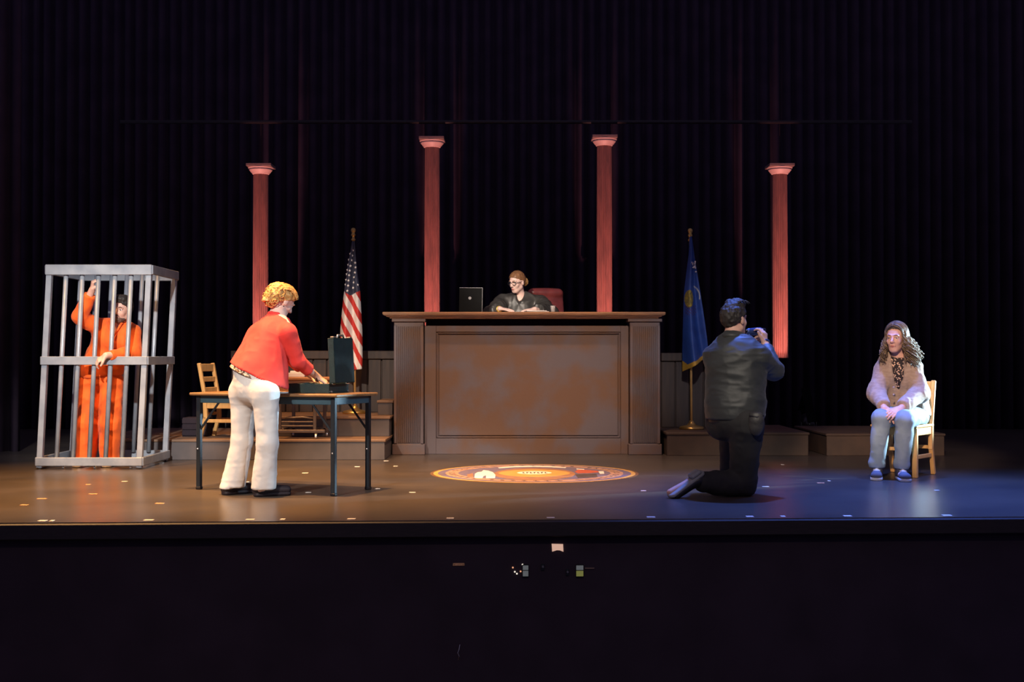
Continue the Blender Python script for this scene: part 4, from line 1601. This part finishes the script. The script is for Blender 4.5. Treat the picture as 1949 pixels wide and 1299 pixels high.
s.ecap(nk + Vector((.0, -.03, .08)), nk + Vector((.0, -.14, -.10)), (.062, .07), (.012, .05), side, .012, True)
shirt = cloth('shirt', s, M['orange'], person1, org, .008, [(.006, (9, 9, 6), 3), (.003, (22, 22, 16), 9)])
cb_ = MB()
for q in (-1, 1):
    cb_.tube([nk + side * q * .068 + Vector((0, .01, .035)), nk + side * q * .062 + Vector((0, -.09, .02)), nk + Vector((0, -.138, -.105)) + side * q * .008], [.010, .011, .007], 8)
cb_.build('collar', M['orange'], shirt, True, org)
s = SDF()
s.ecap(J['hipC'], J['waist'], (.172, .125), (.15, .11), side, .03)
for q in 'LR':
    s.cap(J['hipC'], J['hip' + q], .12, .108, .04)
    foot_c = J['an' + q] + Vector((0, -.02, -.03))
    s.chain([J['hip' + q], J['kn' + q], foot_c], (.108, .094, .088), .03)
    s.plane(J['an' + q] + Vector((0, 0, -.035)), (0, 0, -1), J['an' + q], .2)
cloth('trousers', s, M['orange'], person1, org, .009, [(.008, (8, 8, 7), 4), (.003, (20, 20, 14), 2)])
for q in 'RL':
    shoe('shoe', J['an' + q], (0.05 if q == 'L' else -.15, -1), M['white_rubber'], M['white_rubber'], person1, org)
L = headL(J, hR, .98)
s = hair_cap(J, hR, .98, .060, -.03, .014, -.04, True)
s.ell(L(0, .04, .112), (.055, .05, .026), hR, .03)
cloth('hair', s, M['hair_dark'], person1, org, .006, [(.006, (60, 60, 40), 1)])
s = SDF()
s.ell(L(0, .030, -.070), np.array((.058, .064, .052)), hR, .01)
s.ell(L(0, .056, -.088), np.array((.036, .030, .030)), hR, .02)
s.plane(L(0, .06, -.066), hR @ Vector((0, -.15, 1)))
bd = cloth('beard', s, M['beard'], person1, org, .005, [(.0015, (90, 90, 90), 1)])
MB().tube([L(-.026, .082, -.052), L(-.010, .098, -.043), L(.010, .098, -.043), L(.026, .082, -.052)], [.003, .006, .006, .003], 6).build('moustache', M['beard'], person1, True, org)
face_bits(person1, J['head'], hR, org, .98)

# ---- 2 the woman in the red blazer ----------------------------------
J = jp(dict(hipC=(484, 738, 9.16), hipL=(463, 748, 9.24), hipR=(506, 750, 9.06), knL=(461, 840, 9.24), knR=(509, 842, 9.06),
            anL=(438, 924, 9.24), anR=(500, 925, 9.12), waist=(482, 703, 9.16), chest=(507, 645, 9.28), neck=(528, 604, 9.35),
            head=(537, 575, 9.38), shR=(547, 634, 9.20), elR=(568, 688, 9.27), wrR=(604, 718, 9.42),
            shL=(520, 622, 9.47), elL=(548, 680, 9.62), wrL=(592, 715, 9.62)))
org = root_of(J)
fw = unit((.72, .69, 0))
side = unit((.69, -.72, 0))
hR = frame((.66, .62, -.62), (.45, .32, .8))
hands = [dict(wrist=J['wrR'], d=(.75, .35, -.5), back=(.35, -.25, .85), thumb=(.2, .9, .2), curl=22),
         dict(wrist=J['wrL'], d=(.8, -.1, -.5), back=(.35, .1, .85), thumb=(.1, -.9, .1), curl=25)]
person2 = make_body(J, side, hR, M['skin_pale'], hands, org, .93, dict(hip=(.16, .125), waist=(.12, .095), chest=(.145, .115)),
                    'woman in a red blazer and white trousers leaning over the briefcase', footd=fw, armr=(.046, .038, .026), neck_r=.048)
s = SDF()
torso(s, J, side, hip=(.13, .10), waist=(.135, .11), chest=(.158, .122), shr=.058)
# flaring skirt of the blazer, lower at the front
h0 = P(464, 738, 9.14)
s.ecap(J['chest'], h0, (.155, .12), (.178, .185), side, .03)
h1 = P(520, 745, 9.18)
s.ecap(J['chest'] + fw * .05, h1, (.13, .10), (.095, .11), side, .04)
s.ecap(J['chest'], P(498, 752, 9.10), (.15, .12), (.135, .150), side, .04)
s.chain([J['shR'], J['elR'], J['elR'].lerp(J['wrR'], .62)], (.064, .052, .044), .025)
s.chain([J['shL'], J['elL'], J['elL'].lerp(J['wrL'], .62)], (.062, .05, .043), .025)
s.plane(J['elR'].lerp(J['wrR'], .58), J['wrR'] - J['elR'], J['wrR'], .14)
s.plane(J['elL'].lerp(J['wrL'], .58), J['wrL'] - J['elL'], J['wrL'], .14)
a, b = P(432, 687, 9.14), P(538, 737, 9.18)
hd_ = (b - a).normalized()
hn = hd_.cross(Vector((0, 1, 0))).normalized()
if hn.z > 0:
    hn = -hn
s.plane(a, hn, P(484, 720, 9.14), .40)
blazer = cloth('blazer', s, M['red'], person2, org, .008, [(.005, (7, 7, 5), 13), (.0025, (18, 18, 12), 19)])
nk = J['neck']
cbm = MB()
cpts = [nk + side * .075 + fw * .10 - Vector((0, 0, .10)), nk + side * .066 + fw * .045 - Vector((0, 0, .02)), nk + side * .055 - fw * .035 + Vector((0, 0, .018)), nk - fw * .068 + Vector((0, 0, .025)),
        nk - side * .05 - fw * .035 + Vector((0, 0, .02)), nk - side * .06 + fw * .05 - Vector((0, 0, .02))]
cbm.tube(cpts, [.010, .016, .019, .019, .018, .012], 8)
cbm.build('collar', M['red'], blazer, True, org)
s = SDF()
s.ecap(J['chest'], h0, (.130, .10), (.166, .172), side, .03)
s.plane(a - hn * .05, -hn)
s.plane(a + hn * .030, hn)
s.plane(P(505, 710, 9.15), (1, 0, 0))
cloth('blouse_hem', s, M['pattern'], person2, org, .007)
s = SDF()
s.ecap(J['hipC'] - fw * .01, J['waist'] - Vector((0, 0, .015)), (.150, .125), (.152, .134), side, .04)
for q in 'LR':
    s.ell(J['hip' + q] - fw * .036 + Vector((0, 0, .0)), (.060, .060, .100), None, .06)
    s.cap(J['hipC'], J['hip' + q], .10, .088, .05)
    bot = J['an' + q] + Vector((0, 0, -.03))
    s.chain([J['hip' + q], J['kn' + q]], (.094, .073), .03)
    s.chain([J['kn' + q], bot - Vector((0, 0, .06))], (.073, .092), .03)
    s.plane(J['an' + q] + Vector((0, 0, -.022)), (0.0, 0, -1), J['an' + q], .25)
s.plane(a - hn * .008, -hn)
tr = cloth('trousers', s, M['cream'], person2, org, .008, [(.003, (8, 8, 4), 23), (.0016, (9, 9, 22), 29), (.0010, (30, 30, 34), 22)])
for q in 'LR':
    shoe('shoe', J['an' + q] + fw * .02, fw if q == 'L' else unit((.9, .4, 0)), M['shoe_black'], M['shoe_black'], person2, org, .255, .043)
L = headL(J, hR, .93)
hair = hair_cap(J, hR, .93, .062, -.05, .014)
hair.ell(L(0, -.095, .03), (.075, .06, .075), hR, .03)
hair.cap(L(0, -.08, -.02), L(0, -.11, -.075), .055, .04, .03)
hr = cloth('hair', hair, M['hair_blonde'], person2, org, .006, [(.005, (34, 34, 26), 31), (.003, (80, 80, 60), 33)])
rnd = random.Random(4)
cur = []
for i in range(120):
    # curls pinned up over the back of the head
    dv = Vector((rnd.gauss(0, 1), -abs(rnd.gauss(0, 1)) - .15, rnd.gauss(0, 1))).normalized()
    nrm = (hR @ dv).normalized()
    c0_ = L(dv.x * .082, -.062 + dv.y * .088, .005 + dv.z * .105)
    t1 = nrm.orthogonal().normalized()
    t1 = Matrix.Rotation(rnd.uniform(0, 6.28), 3, nrm) @ t1
    t2 = nrm.cross(t1)
    rr, a0, tl = rnd.uniform(.012, .030), rnd.uniform(0, 6.28), rnd.uniform(-.5, .5)
    cur.append([c0_ + (t1 * math.cos(a0 + t * .40) + t2 * math.sin(a0 + t * .40)) * rr + nrm * (tl * rr * math.cos(a0 + t * .40) + .004) for t in range(13)])
for i in range(190):
    # combed back from the hairline
    th_ = rnd.uniform(-1.25, 1.25)
    pts = []
    for t in range(10):
        u = t / 9
        ph_ = 1.05 - 2.3 * u
        x = math.sin(th_) * .093 * (1 - .25 * max(0, u - .6))
        yy = -.014 + .113 * math.sin(ph_) * (.55 + .45 * math.cos(th_))
        zz = .037 + .104 * math.cos(ph_) * math.cos(th_ * .85)
        pts.append(L(x + rnd.uniform(-.004, .004), yy, zz + rnd.uniform(-.004, .004)))
    cur.append(pts)
strands('curls', cur, M['hair_blonde'], hr, org, .0050, .0026)
face_bits(person2, J['head'], hR, org, .93, M['hair_blonde'])
MB().tube([J['wrR'] + Vector((math.cos(a) * .0, math.sin(a) * .031, math.cos(a) * .031)) for a in [2 * math.pi * i / 12 for i in range(13)]], .004, 6).build('bracelet', M['dark_steel'], person2, True, org)
e_ = L(.082, -.008, -.045)
MB().ball(e_, .005, 8, 6).build('earring', M['dark_steel'], person2, True, org)

# ---- 3 the judge ----------------------------------------------------
J = jp(dict(waist=(1000, 625, 14.16), chest=(993, 594, 14.12), neck=(990, 566, 14.10), head=(984, 538, 14.02),
            shR=(957, 577, 14.10), elR=(936, 600, 13.83), wrR=(951, 588, 13.56), shL=(1028, 577, 14.14), elL=(1046, 600, 13.86), wrL=(1018, 589, 13.58)))
z0 = .62
hipz = z0 + .52
J['hipC'] = Vector((J['waist'].x, 14.2, hipz))
for q, sg in (('R', -1), ('L', 1)):
    J['hip' + q] = J['hipC'] + Vector((sg * .09, 0, 0))
    J['kn' + q] = J['hipC'] + Vector((sg * .11, -.16, -.02))
    J['an' + q] = Vector((J['hipC'].x + sg * .11, 14.06, z0 + .085))
org = Vector((J['hipC'].x, 14.1, z0))
side = unit((1, .05, 0))
hR = frame((-.62, -.75, -.25), (-.05, -.1, 1))
hands = [dict(wrist=J['wrR'], d=(.95, -.25, -.12), back=(.1, -.25, 1), thumb=(.2, .9, .1), curl=8),
         dict(wrist=J['wrL'], d=(-.9, -.35, -.12), back=(-.1, -.25, 1), thumb=(-.2, .9, .1), curl=10)]
person3 = make_body(J, side, hR, M['skin_pale'], hands, org, .98, dict(hip=(.16, .115), waist=(.135, .105), chest=(.155, .115)),
                    'judge in a black robe and dark glasses seated behind the bench', footd=(0, -1), armr=(.047, .038, .027), neck_r=.05)
s = SDF()
torso(s, J, side, hip=(.20, .15), waist=(.185, .14), chest=(.205, .145), shr=.075)
s.chain([J['shR'], J['elR'], J['elR'].lerp(J['wrR'], .75)], (.088, .088, .075), .04)
s.chain([J['shL'], J['elL'], J['elL'].lerp(J['wrL'], .75)], (.088, .092, .078), .04)
s.plane(J['elR'].lerp(J['wrR'], .82), J['wrR'] - J['elR'], J['wrR'], .14)
s.plane(J['elL'].lerp(J['wrL'], .82), J['wrL'] - J['elL'], J['wrL'], .14)
nk = J['neck']
s.ecap(nk + Vector((0, -.03, .08)), nk + Vector((-.01, -.15, -.06)), (.06, .07), (.015, .05), side, .012, True)
s.plane((0, 0, BT + .010), (0, 0, -1), Vector((J['wrR'].x, 13.55, BT)), .30)
s.plane((0, 0, BT + .010), (0, 0, -1), Vector((J['wrL'].x, 13.55, BT)), .30)
for q in 'RL':
    s.cap(J['hipC'], J['kn' + q], .14, .10, .05)
    s.cap(J['kn' + q], J['an' + q], .10, .09, .05)
s.plane(Vector((0, 0, z0 + .05)), (0, 0, -1))
robe = cloth('robe', s, M['robe'], person3, org, .009, [(.011, (9, 9, 6), 43), (.004, (20, 20, 14), 49)])
L = headL(J, hR, .98)
s = hair_cap(J, hR, .98, .062, -.03, .010)
hr = cloth('hair', s, M['hair_brown'], person3, org, .006, [(.003, (50, 50, 20), 51)])
s = SDF()
s.ell(L(.0, -.135, -.02), (.038, .042, .045), hR, .02)
s.cap(L(0, -.09, -.005), L(0, -.13, -.02), .03, .03, .02)
cloth('hair_bun', s, M['hair_blonde'], hr, org, .006, [(.005, (70, 70, 70), 53)])
face_bits(person3, J['head'], hR, org, .98, M['hair_brown'])
gl = MB()
for q in (-1, 1):
    ring_ = [L(q * .032 + .024 * math.cos(a), .103 - .012 * abs(math.cos(a)), .008 + .019 * math.sin(a)) for a in [2 * math.pi * i / 16 for i in range(17)]]
    gl.tube(ring_, .0032, 6)
    gl.tube([L(q * .056, .094, .012), L(q * .076, .05, .012), L(q * .082, -.01, .010)], .003, 6)
gl.tube([L(-.009, .102, .012), L(0, .106, .014), L(.009, .102, .012)], .003, 6)
gl.build('glasses', M['black_plastic'], person3, True, org)
wd_ = unit(J['wrR'] - J['elR'])
wx = wd_.orthogonal().normalized()
wy = wd_.cross(wx)
MB().tube([J['wrR'] + wd_ * -.01 + (wx * math.cos(a) + wy * math.sin(a)) * .029 for a in [2 * math.pi * i / 14 for i in range(15)]], .009, 6).build('wrist_watch', M['watch_gold'], person3, True, org)

# ---- 4 the kneeling officer ------------------------------------------
J = jp(dict(hipC=(1398, 797, 9.12), hipL=(1376, 806, 9.20), hipR=(1421, 808, 9.05), knR=(1415, 925, 9.14), anR=(1332, 922, 9.06),
            knL=(1392, 815, 9.66), anL=(1386, 905, 9.74), waist=(1400, 772, 9.12), chest=(1400, 690, 9.14), neck=(1393, 645, 9.16),
            head=(1398, 610, 9.20), shL=(1360, 678, 9.20), shR=(1445, 680, 9.08), elR=(1473, 706, 9.22), wrR=(1456, 656, 9.40),
            elL=(1362, 706, 9.44), wrL=(1430, 668, 9.50)))
org = root_of(J)
org = Vector((J['knR'].x, J['knR'].y, 0))
side = unit((.95, -.30, 0))
fw = unit((.30, .95, 0))
hR = frame((.74, .67, .02), (-.04, .0, 1))
toe = P(1276, 938, 9.00)
hands = [dict(wrist=J['wrR'], d=(-.05, .12, 1), back=(.75, -.62, .1), thumb=(-.7, -.5, 0), curl=38, thumb_dir=(.75, .6, -.1), sc=1.05),
         dict(wrist=J['wrL'], d=(.45, .05, .9), back=(-.5, .75, .2), thumb=(-.5, -.7, .2), curl=35)]
person4 = make_body(J, side, hR, M['skin'], hands, org, 1.0, dict(hip=(.148, .108), waist=(.15, .11), chest=(.175, .12)),
                    'officer in dark uniform kneeling on one knee and filming', footd=fw, armr=(.054, .045, .032), legr=(.09, .064, .042),
                    footpts={'R': (J['anR'] + Vector((-.02, 0, .04)), toe)})
s = SDF()
torso(s, J, side, hip=(.190, .145), waist=(.19, .15), chest=(.205, .145), shr=.066)
s.ecap(J['chest'] + Vector((0, 0, .04)), J['waist'] + Vector((0, 0, -.01)), (.212, .150), (.212, .168), side, .03)
s.ecap(J['waist'] + Vector((0, 0, -.01)), J['hipC'] + Vector((0, 0, -.05)), (.212, .168), (.198, .155), side, .02)
s.chain([J['shR'], J['elR'], J['elR'].lerp(J['wrR'], .85)], (.080, .066, .047), .03)
s.chain([J['shL'], J['elL'], J['elL'].lerp(J['wrL'], .85)], (.078, .066, .047), .03)
s.plane(J['hipC'] + Vector((0, 0, .002)), (0, 0, -1), J['hipC'], .34)
s.plane(J['elR'].lerp(J['wrR'], .9), J['wrR'] - J['elR'], J['wrR'], .10)
s.plane(J['elL'].lerp(J['wrL'], .9), J['wrL'] - J['elL'], J['wrL'], .10)
jacket = cloth('jacket', s, M['jacket'], person4, org, .008, [(.005, (5, 5, 12), 63), (.0035, (9, 9, 24), 66), (.002, (16, 16, 40), 69)])
nk = J['neck']
cpts = [nk + side * .085 + fw * .08 - Vector((0, 0, .03)), nk + side * .078 - fw * .01 + Vector((0, 0, .005)), nk + side * .03 - fw * .072 + Vector((0, 0, .022)),
        nk - side * .03 - fw * .072 + Vector((0, 0, .022)), nk - side * .078 - fw * .01 + Vector((0, 0, .005)), nk - side * .085 + fw * .08 - Vector((0, 0, .03))]
MB().tube(cpts, [.015, .020, .024, .024, .020, .015], 8).build('collar', M['jacket'], jacket, True, org)
pt = J['elR'].lerp(J['wrR'], .62) + Vector((-.030, -.062, .0))
Rp = frame((-.55, -.83, .1), J['wrR'] - J['elR'])
MB().box(pt, (.052, .006, .085), .003, Rp).build('sleeve_patch', M['yellow'], jacket, False, org)
s = SDF()
s.ecap(J['hipC'] + Vector((0, 0, .012)), J['hipC'] - Vector((0, 0, .030)), (.193, .150), (.190, .148), side, .01)
s.plane(J['hipC'] + Vector((0, 0, .02)), (0, 0, 1))
s.plane(J['hipC'] - Vector((0, 0, .03)), (0, 0, -1))
cloth('belt', s, M['black_plastic'], person4, org, .007)
s = SDF()
s.ecap(J['waist'] - Vector((0, 0, .05)), J['hipC'] - Vector((0, 0, .01)), (.16, .125), (.168, .135), side, .03)
for q in 'LR':
    s.cap(J['hipC'], J['hip' + q], .125, .108, .05)
    s.ell(J['hip' + q] - fw * .05, (.085, .085, .105), None, .06)
s.chain([J['hipR'], J['knR'] + Vector((0, 0, .015)), J['anR'].lerp(J['knR'], .10) + Vector((0, 0, .015))], (.120, .088, .070), .035)
s.cap(J['knR'].lerp(J['anR'], .35) + Vector((0, 0, .012)), J['knR'].lerp(J['anR'], .6) + Vector((0, 0, .012)), .088, .082, .03)
s.chain([J['hipL'], J['knL'], J['anL'] + Vector((0, 0, -.01))], (.118, .085, .066), .03)
s.plane((0, 0, .004), (0, 0, -1))
cloth('trousers', s, M['black_trouser'], person4, org, .009, [(.006, (8, 8, 10), 73), (.003, (20, 20, 18), 79)])
# kneeling boot: heel up, sole to the upper left
heel = P(1330, 906, 9.04)
toe_t = P(1283, 940, 8.99)
ax_ = (toe_t - heel).normalized()
sn = Vector((-.45, -.28, .85))
sn = (sn - ax_ * sn.dot(ax_)).normalized()
sd = ax_.cross(sn)
s = SDF()
s.ecap(heel - sn * .02, toe_t - sn * .015, (.042, .042), (.046, .032), sd, .03)
s.cap(heel - sn * .03 + ax_ * .02, J['anR'] + Vector((.02, 0, 0)), .046, .050, .03)
s.plane(heel + sn * .004, sn)
boot = cloth('boot', s, M['black_plastic'], person4, org, .007)
s = SDF()
s.ecap(heel - ax_ * .015 + sn * .004, toe_t + ax_ * .018 + sn * .0, (.042, .03), (.048, .03), sd, .02)
s.plane(heel + sn * .018, sn)
s.plane(heel - sn * .004, -sn)
so_ = cloth('sole', s, M['sole'], boot, org, .006)
Rh = Matrix((ax_, sd, sn)).transposed()
MB().box(heel + ax_ * .022 + sn * .030, (.085, .074, .030), .010, Rh).build('boot_heel', M['sole'], boot, False, org)
shoe('boot', J['anL'], fw, M['black_plastic'], M['sole'], person4, org)
# pouch on the right hip
s = SDF()
pc = P(1439, 800, 8.92)
s.ell(pc + Vector((0, 0, -.03)), (.055, .035, .085), None, .02)
s.ecap(pc + Vector((-.0, 0, .035)), pc + Vector((0, 0, .0)), (.05, .03), (.055, .035), side, .02)
s.plane(pc + Vector((0, 0, .06)), (0, 0, 1))
po = cloth('hip_pouch', s, mat('worn_black_leather', (.05, .047, .042), .5, (.03, .028, .026), 20, bump=.2), person4, org, .007)
MB().tube([pc + Vector((-.05, -.018, .03)), pc + Vector((0, -.036, .022)), pc + Vector((.05, -.018, .03))], .005, 6).build('flap_seam', M['black_plastic'], po, True, org)
L = headL(J, hR, 1.0)
s = hair_cap(J, hR, 1.0, .060, -.02, .011, -.035, True)
s.ell(L(0, .03, .120), (.058, .07, .032), hR, .03)
s.cap(L(-.03, -.02, .128), L(.01, .05, .140), .02, .018, .02)
hr = cloth('hair', s, M['hair_dark'], person4, org, .006, [(.006, (45, 45, 30), 81), (.003, (90, 90, 60), 82)])
rnd = random.Random(8)
cur = []
for i in range(46):
    x = rnd.uniform(-.05, .05)
    y = rnd.uniform(-.05, .07)
    p0 = L(x, y, .115)
    cur.append([p0 + hR @ (Vector((.3 * x * t, .012 * t, .034 * math.sin(t * .62) - .004 * t)) * 1.0) for t in [k_ * .6 for k_ in range(8)]])
strands('top_locks', cur, M['hair_dark'], hr, org, .005, .002)
face_bits(person4, J['head'], hR, org, 1.0)
wd_ = unit(J['wrR'] - J['elR'])
wx = wd_.orthogonal().normalized()
wy = wd_.cross(wx)
MB().tube([J['wrR'] + wd_ * .012 + (wx * math.cos(a) + wy * math.sin(a)) * .035 for a in [2 * math.pi * i / 14 for i in range(15)]], .009, 6).build('wrist_watch', M['blue_metal'], person4, True, org)
# camcorder held before the face
cpos = P(1437, 632, 9.46)
cdir = unit((.93, .36, .03))
cc_ = empty('camcorder', cpos - Vector((0, 0, .03)), 0, 'small dark blue camcorder held up by the kneeling officer', 'camera')
Rc = frame(cdir, (0, 0, 1))


def cv(x, y, z):
    return Vector((0, 0, .03)) + Rc @ Vector((x, y, z))


s = SDF()
s.ecap(cv(0, -.055, 0), cv(0, .045, .004), (.022, .028), (.024, .030), Rc @ Vector((1, 0, 0)), .01)
v, f = s.mesh(.005)
np_mesh('camera_body', v, f, M['blue_metal'], cc_)
MB().tube([cv(0, .04, .004), cv(0, .085, .004)], [.024, .022], 16).build('lens', M['black_plastic'], cc_, True)
MB().tube([cv(0, -.085, .008), cv(0, -.05, .008)], [.012, .014], 12).build('viewfinder', M['black_plastic'], cc_, True)
sf = MB().box(cv(.012, -.055, -.045), (.012, .05, .055), .003, Rc @ Matrix.Rotation(math.radians(55), 3, 'Z')).build('screen_flap', M['black_plastic'], cc_)
MB().box(cv(.016, -.062, -.045), (.012, .014, .05), .002, Rc @ Matrix.Rotation(math.radians(55), 3, 'Z')).build('screen', M['screen'], sf)

# ---- 5 the seated woman ----------------------------------------------
J = jp(dict(hipC=(1727, 790, 10.78), hipR=(1706, 793, 10.80), hipL=(1743, 793, 10.70), knR=(1678, 797, 10.40), knL=(1722, 799, 10.30),
            anR=(1669, 888, 10.42), anL=(1716, 890, 10.33), waist=(1722, 755, 10.80), chest=(1711, 708, 10.74), neck=(1709, 679, 10.70),
            head=(1705, 645, 10.62), shR=(1683, 703, 10.78), shL=(1736, 703, 10.66), elR=(1669, 748, 10.66), elL=(1751, 748, 10.56),
            wrR=(1683, 778, 10.40), wrL=(1713, 779, 10.36)))
org = Vector((J['hipC'].x, J['hipC'].y, 0))
side = unit((.92, -.38, 0))
fw = unit((-.38, -.92, 0))
hR = frame((-.56, -.83, -.06), (.03, 0, 1))
hands = [dict(wrist=J['wrR'], d=(.35, -.55, -.55), back=(-.3, -.6, .7), thumb=(.8, .3, .3), curl=16, thumb_dir=(.8, .4, -.2)),
         dict(wrist=J['wrL'], d=(-.75, -.40, -.30), back=(.1, -.55, .8), thumb=(-.3, .8, .4), curl=16, thumb_dir=(.8, .4, -.2))]
person5 = make_body(J, side, hR, M['skin'], hands, org, 1.0, dict(hip=(.16, .12), waist=(.13, .10), chest=(.15, .115)),
                    'woman in an oatmeal cardigan and jeans seated with hands in lap', footd=fw, armr=(.046, .038, .027), neck_r=.047)
s = SDF()
torso(s, J, side, hip=(.16, .13), waist=(.150, .125), chest=(.165, .132), shr=.060)
nk = J['neck']
s.plane(nk + Vector((0, 0, .012)), (0, -.3, 1), nk + Vector((0, 0, .06)), .14)
cloth('blouse', s, M['floral'], person5, org, .008)
s = SDF()
torso(s, J, side, hip=(.19, .15), waist=(.185, .145), chest=(.185, .145), shr=.066)
s.chain([J['shR'], J['elR'], J['elR'].lerp(J['wrR'], .80)], (.074, .074, .054), .03)
s.chain([J['shL'], J['elL'], J['elL'].lerp(J['wrL'], .80)], (.076, .076, .054), .03)
s.plane(J['elR'].lerp(J['wrR'], .86), J['wrR'] - J['elR'], J['wrR'], .11)
s.plane(J['elL'].lerp(J['wrL'], .86), J['wrL'] - J['elL'], J['wrL'], .11)
s.plane(J['hipC'] + Vector((0, 0, .0)), (0, 0, -1), J['hipC'], .30)
s.ecap(nk + fw * .06 + Vector((0, 0, .05)), P(1707, 704, 10.54), (.060, .12), (.062, .115), side, .010, True)
s.ecap(P(1707, 704, 10.54), P(1707, 776, 10.56), (.062, .115), (.030, .14), side, .010, True)
card = cloth('cardigan', s, M['cardigan'], person5, org, .008, [(.008, (8, 8, 7), 93), (.003, (20, 20, 16), 99)])
for py in (738, 752):
    MB().ball(P(1701, py, 10.515), .009, 8, 6).build('button', M['cardigan'], card, True, org)
s = SDF()
s.ecap(J['hipC'] + Vector((0, 0, -.01)), J['waist'] - Vector((0, 0, .06)), (.172, .13), (.15, .12), side, .03)
for q in 'LR':
    s.cap(J['hipC'], J['hip' + q], .10, .094, .04)
    s.chain([J['hip' + q], J['kn' + q], J['an' + q] + Vector((0, 0, -.01))], (.092, .072, .055), .03)
    s.cap(J['kn' + q].lerp(J['an' + q], .3), J['kn' + q].lerp(J['an' + q], .5), .066, .060, .02)
    s.cap(J['an' + q] + Vector((-.012, 0, .03)), J['an' + q] + Vector((.012, 0, .022)), .053, .053, .01)
    s.plane(J['an' + q] + Vector((0, 0, -.01)), (0, 0, -1), J['an' + q], .15)
s.plane((0, 0, .437), (0, 0, -1), J['hipC'] + Vector((0, 0, -.1)), .26)
cloth('jeans', s, M['jeans'], person5, org, .008, [(.005, (10, 10, 9), 103), (.002, (26, 26, 26), 109)])
for q in 'RL':
    shoe('sneaker', J['an' + q], (-.30, -.95) if q == 'R' else (-.12, -1), M['sneaker'], M['white_rubber'], person5, org, .265, .046, lace=M['white_rubber'])
L = headL(J, hR, 1.0)
s = hair_cap(J, hR, 1.0, .082, -.06, .008)
hr = cloth('hair', s, M['hair_top'], person5, org, .006, [(.004, (40, 40, 30), 111)])
rnd = random.Random(15)


def hair_path(y0, q, ln, fr, am, ph, flare, sweep):
    """from the parting over the skull to the side, then falling in curls"""
    rs = math.sqrt(max(.04, 1 - ((y0 + .014) / .118) ** 2))
    pts = []
    for t in range(24):
        u = t / 23
        if u < .35:
            a = u / .35 * 1.75
            x, z, y = q * .093 * rs * math.sin(a), .035 + .106 * rs * math.cos(a), y0 - sweep * u
        else:
            w = (u - .35) / .65
            a = 1.75
            x = q * (.093 * rs * math.sin(a) + flare * w ** .8)
            z = .035 + .106 * rs * math.cos(a) - ln * w
            y = y0 - sweep * .35 - (.02 if y0 < 0 else .0) * w
            c = am * min(1, w * 3)
            x += c * math.cos(ph + fr * 6.28 * w)
            y += c * math.sin(ph + fr * 6.28 * w)
        pts.append(L(x, y, z))
    return pts


top_, cur = [], []
for i in range(430):
    q = rnd.choice((-1, 1))
    y0 = rnd.uniform(-.115, .072)
    pth = hair_path(y0, q, rnd.uniform(.15, .25), rnd.uniform(1.6, 3.4), rnd.uniform(.009, .022), rnd.uniform(0, 6.28), (rnd.uniform(.0, .05) if q > 0 else rnd.uniform(.02, .11)), .09 if y0 > .02 else .03)
    wob = Vector((rnd.uniform(-.004, .004), rnd.uniform(-.006, .006), rnd.uniform(-.003, .007)))
    pth = [p_ + wob for p_ in pth]
    if i % 5 < 2:
        top_.append(pth[:9 + i % 4])
    cur.append(pth[(0 if i % 5 >= 2 else 6):])
for i in range(120):
    th_ = rnd.uniform(-1.2, 1.2)
    fr, am, ph = rnd.uniform(1.6, 3.2), rnd.uniform(.009, .02), rnd.uniform(0, 6.28)
    ln, fl_k = rnd.uniform(.2, .3), rnd.uniform(.0, .06)
    cur.append([L(math.sin(th_) * (.095 + fl_k * w) + am * w ** .4 * math.cos(ph + fr * 6.28 * w), -.02 - math.cos(th_) * (.105 + fl_k * w) + am * w ** .4 * math.sin(ph + fr * 6.28 * w), .05 - ln * w) for w in [k_ / 17 for k_ in range(18)]])
strands('crown_strands', top_, M['hair_top'], hr, org, .0042, .0042)
strands('curls', cur, M['hair_curl'], hr, org, .0048, .0022)
face_bits(person5, J['head'], hR, org, 1.0, M['hair_brown'])
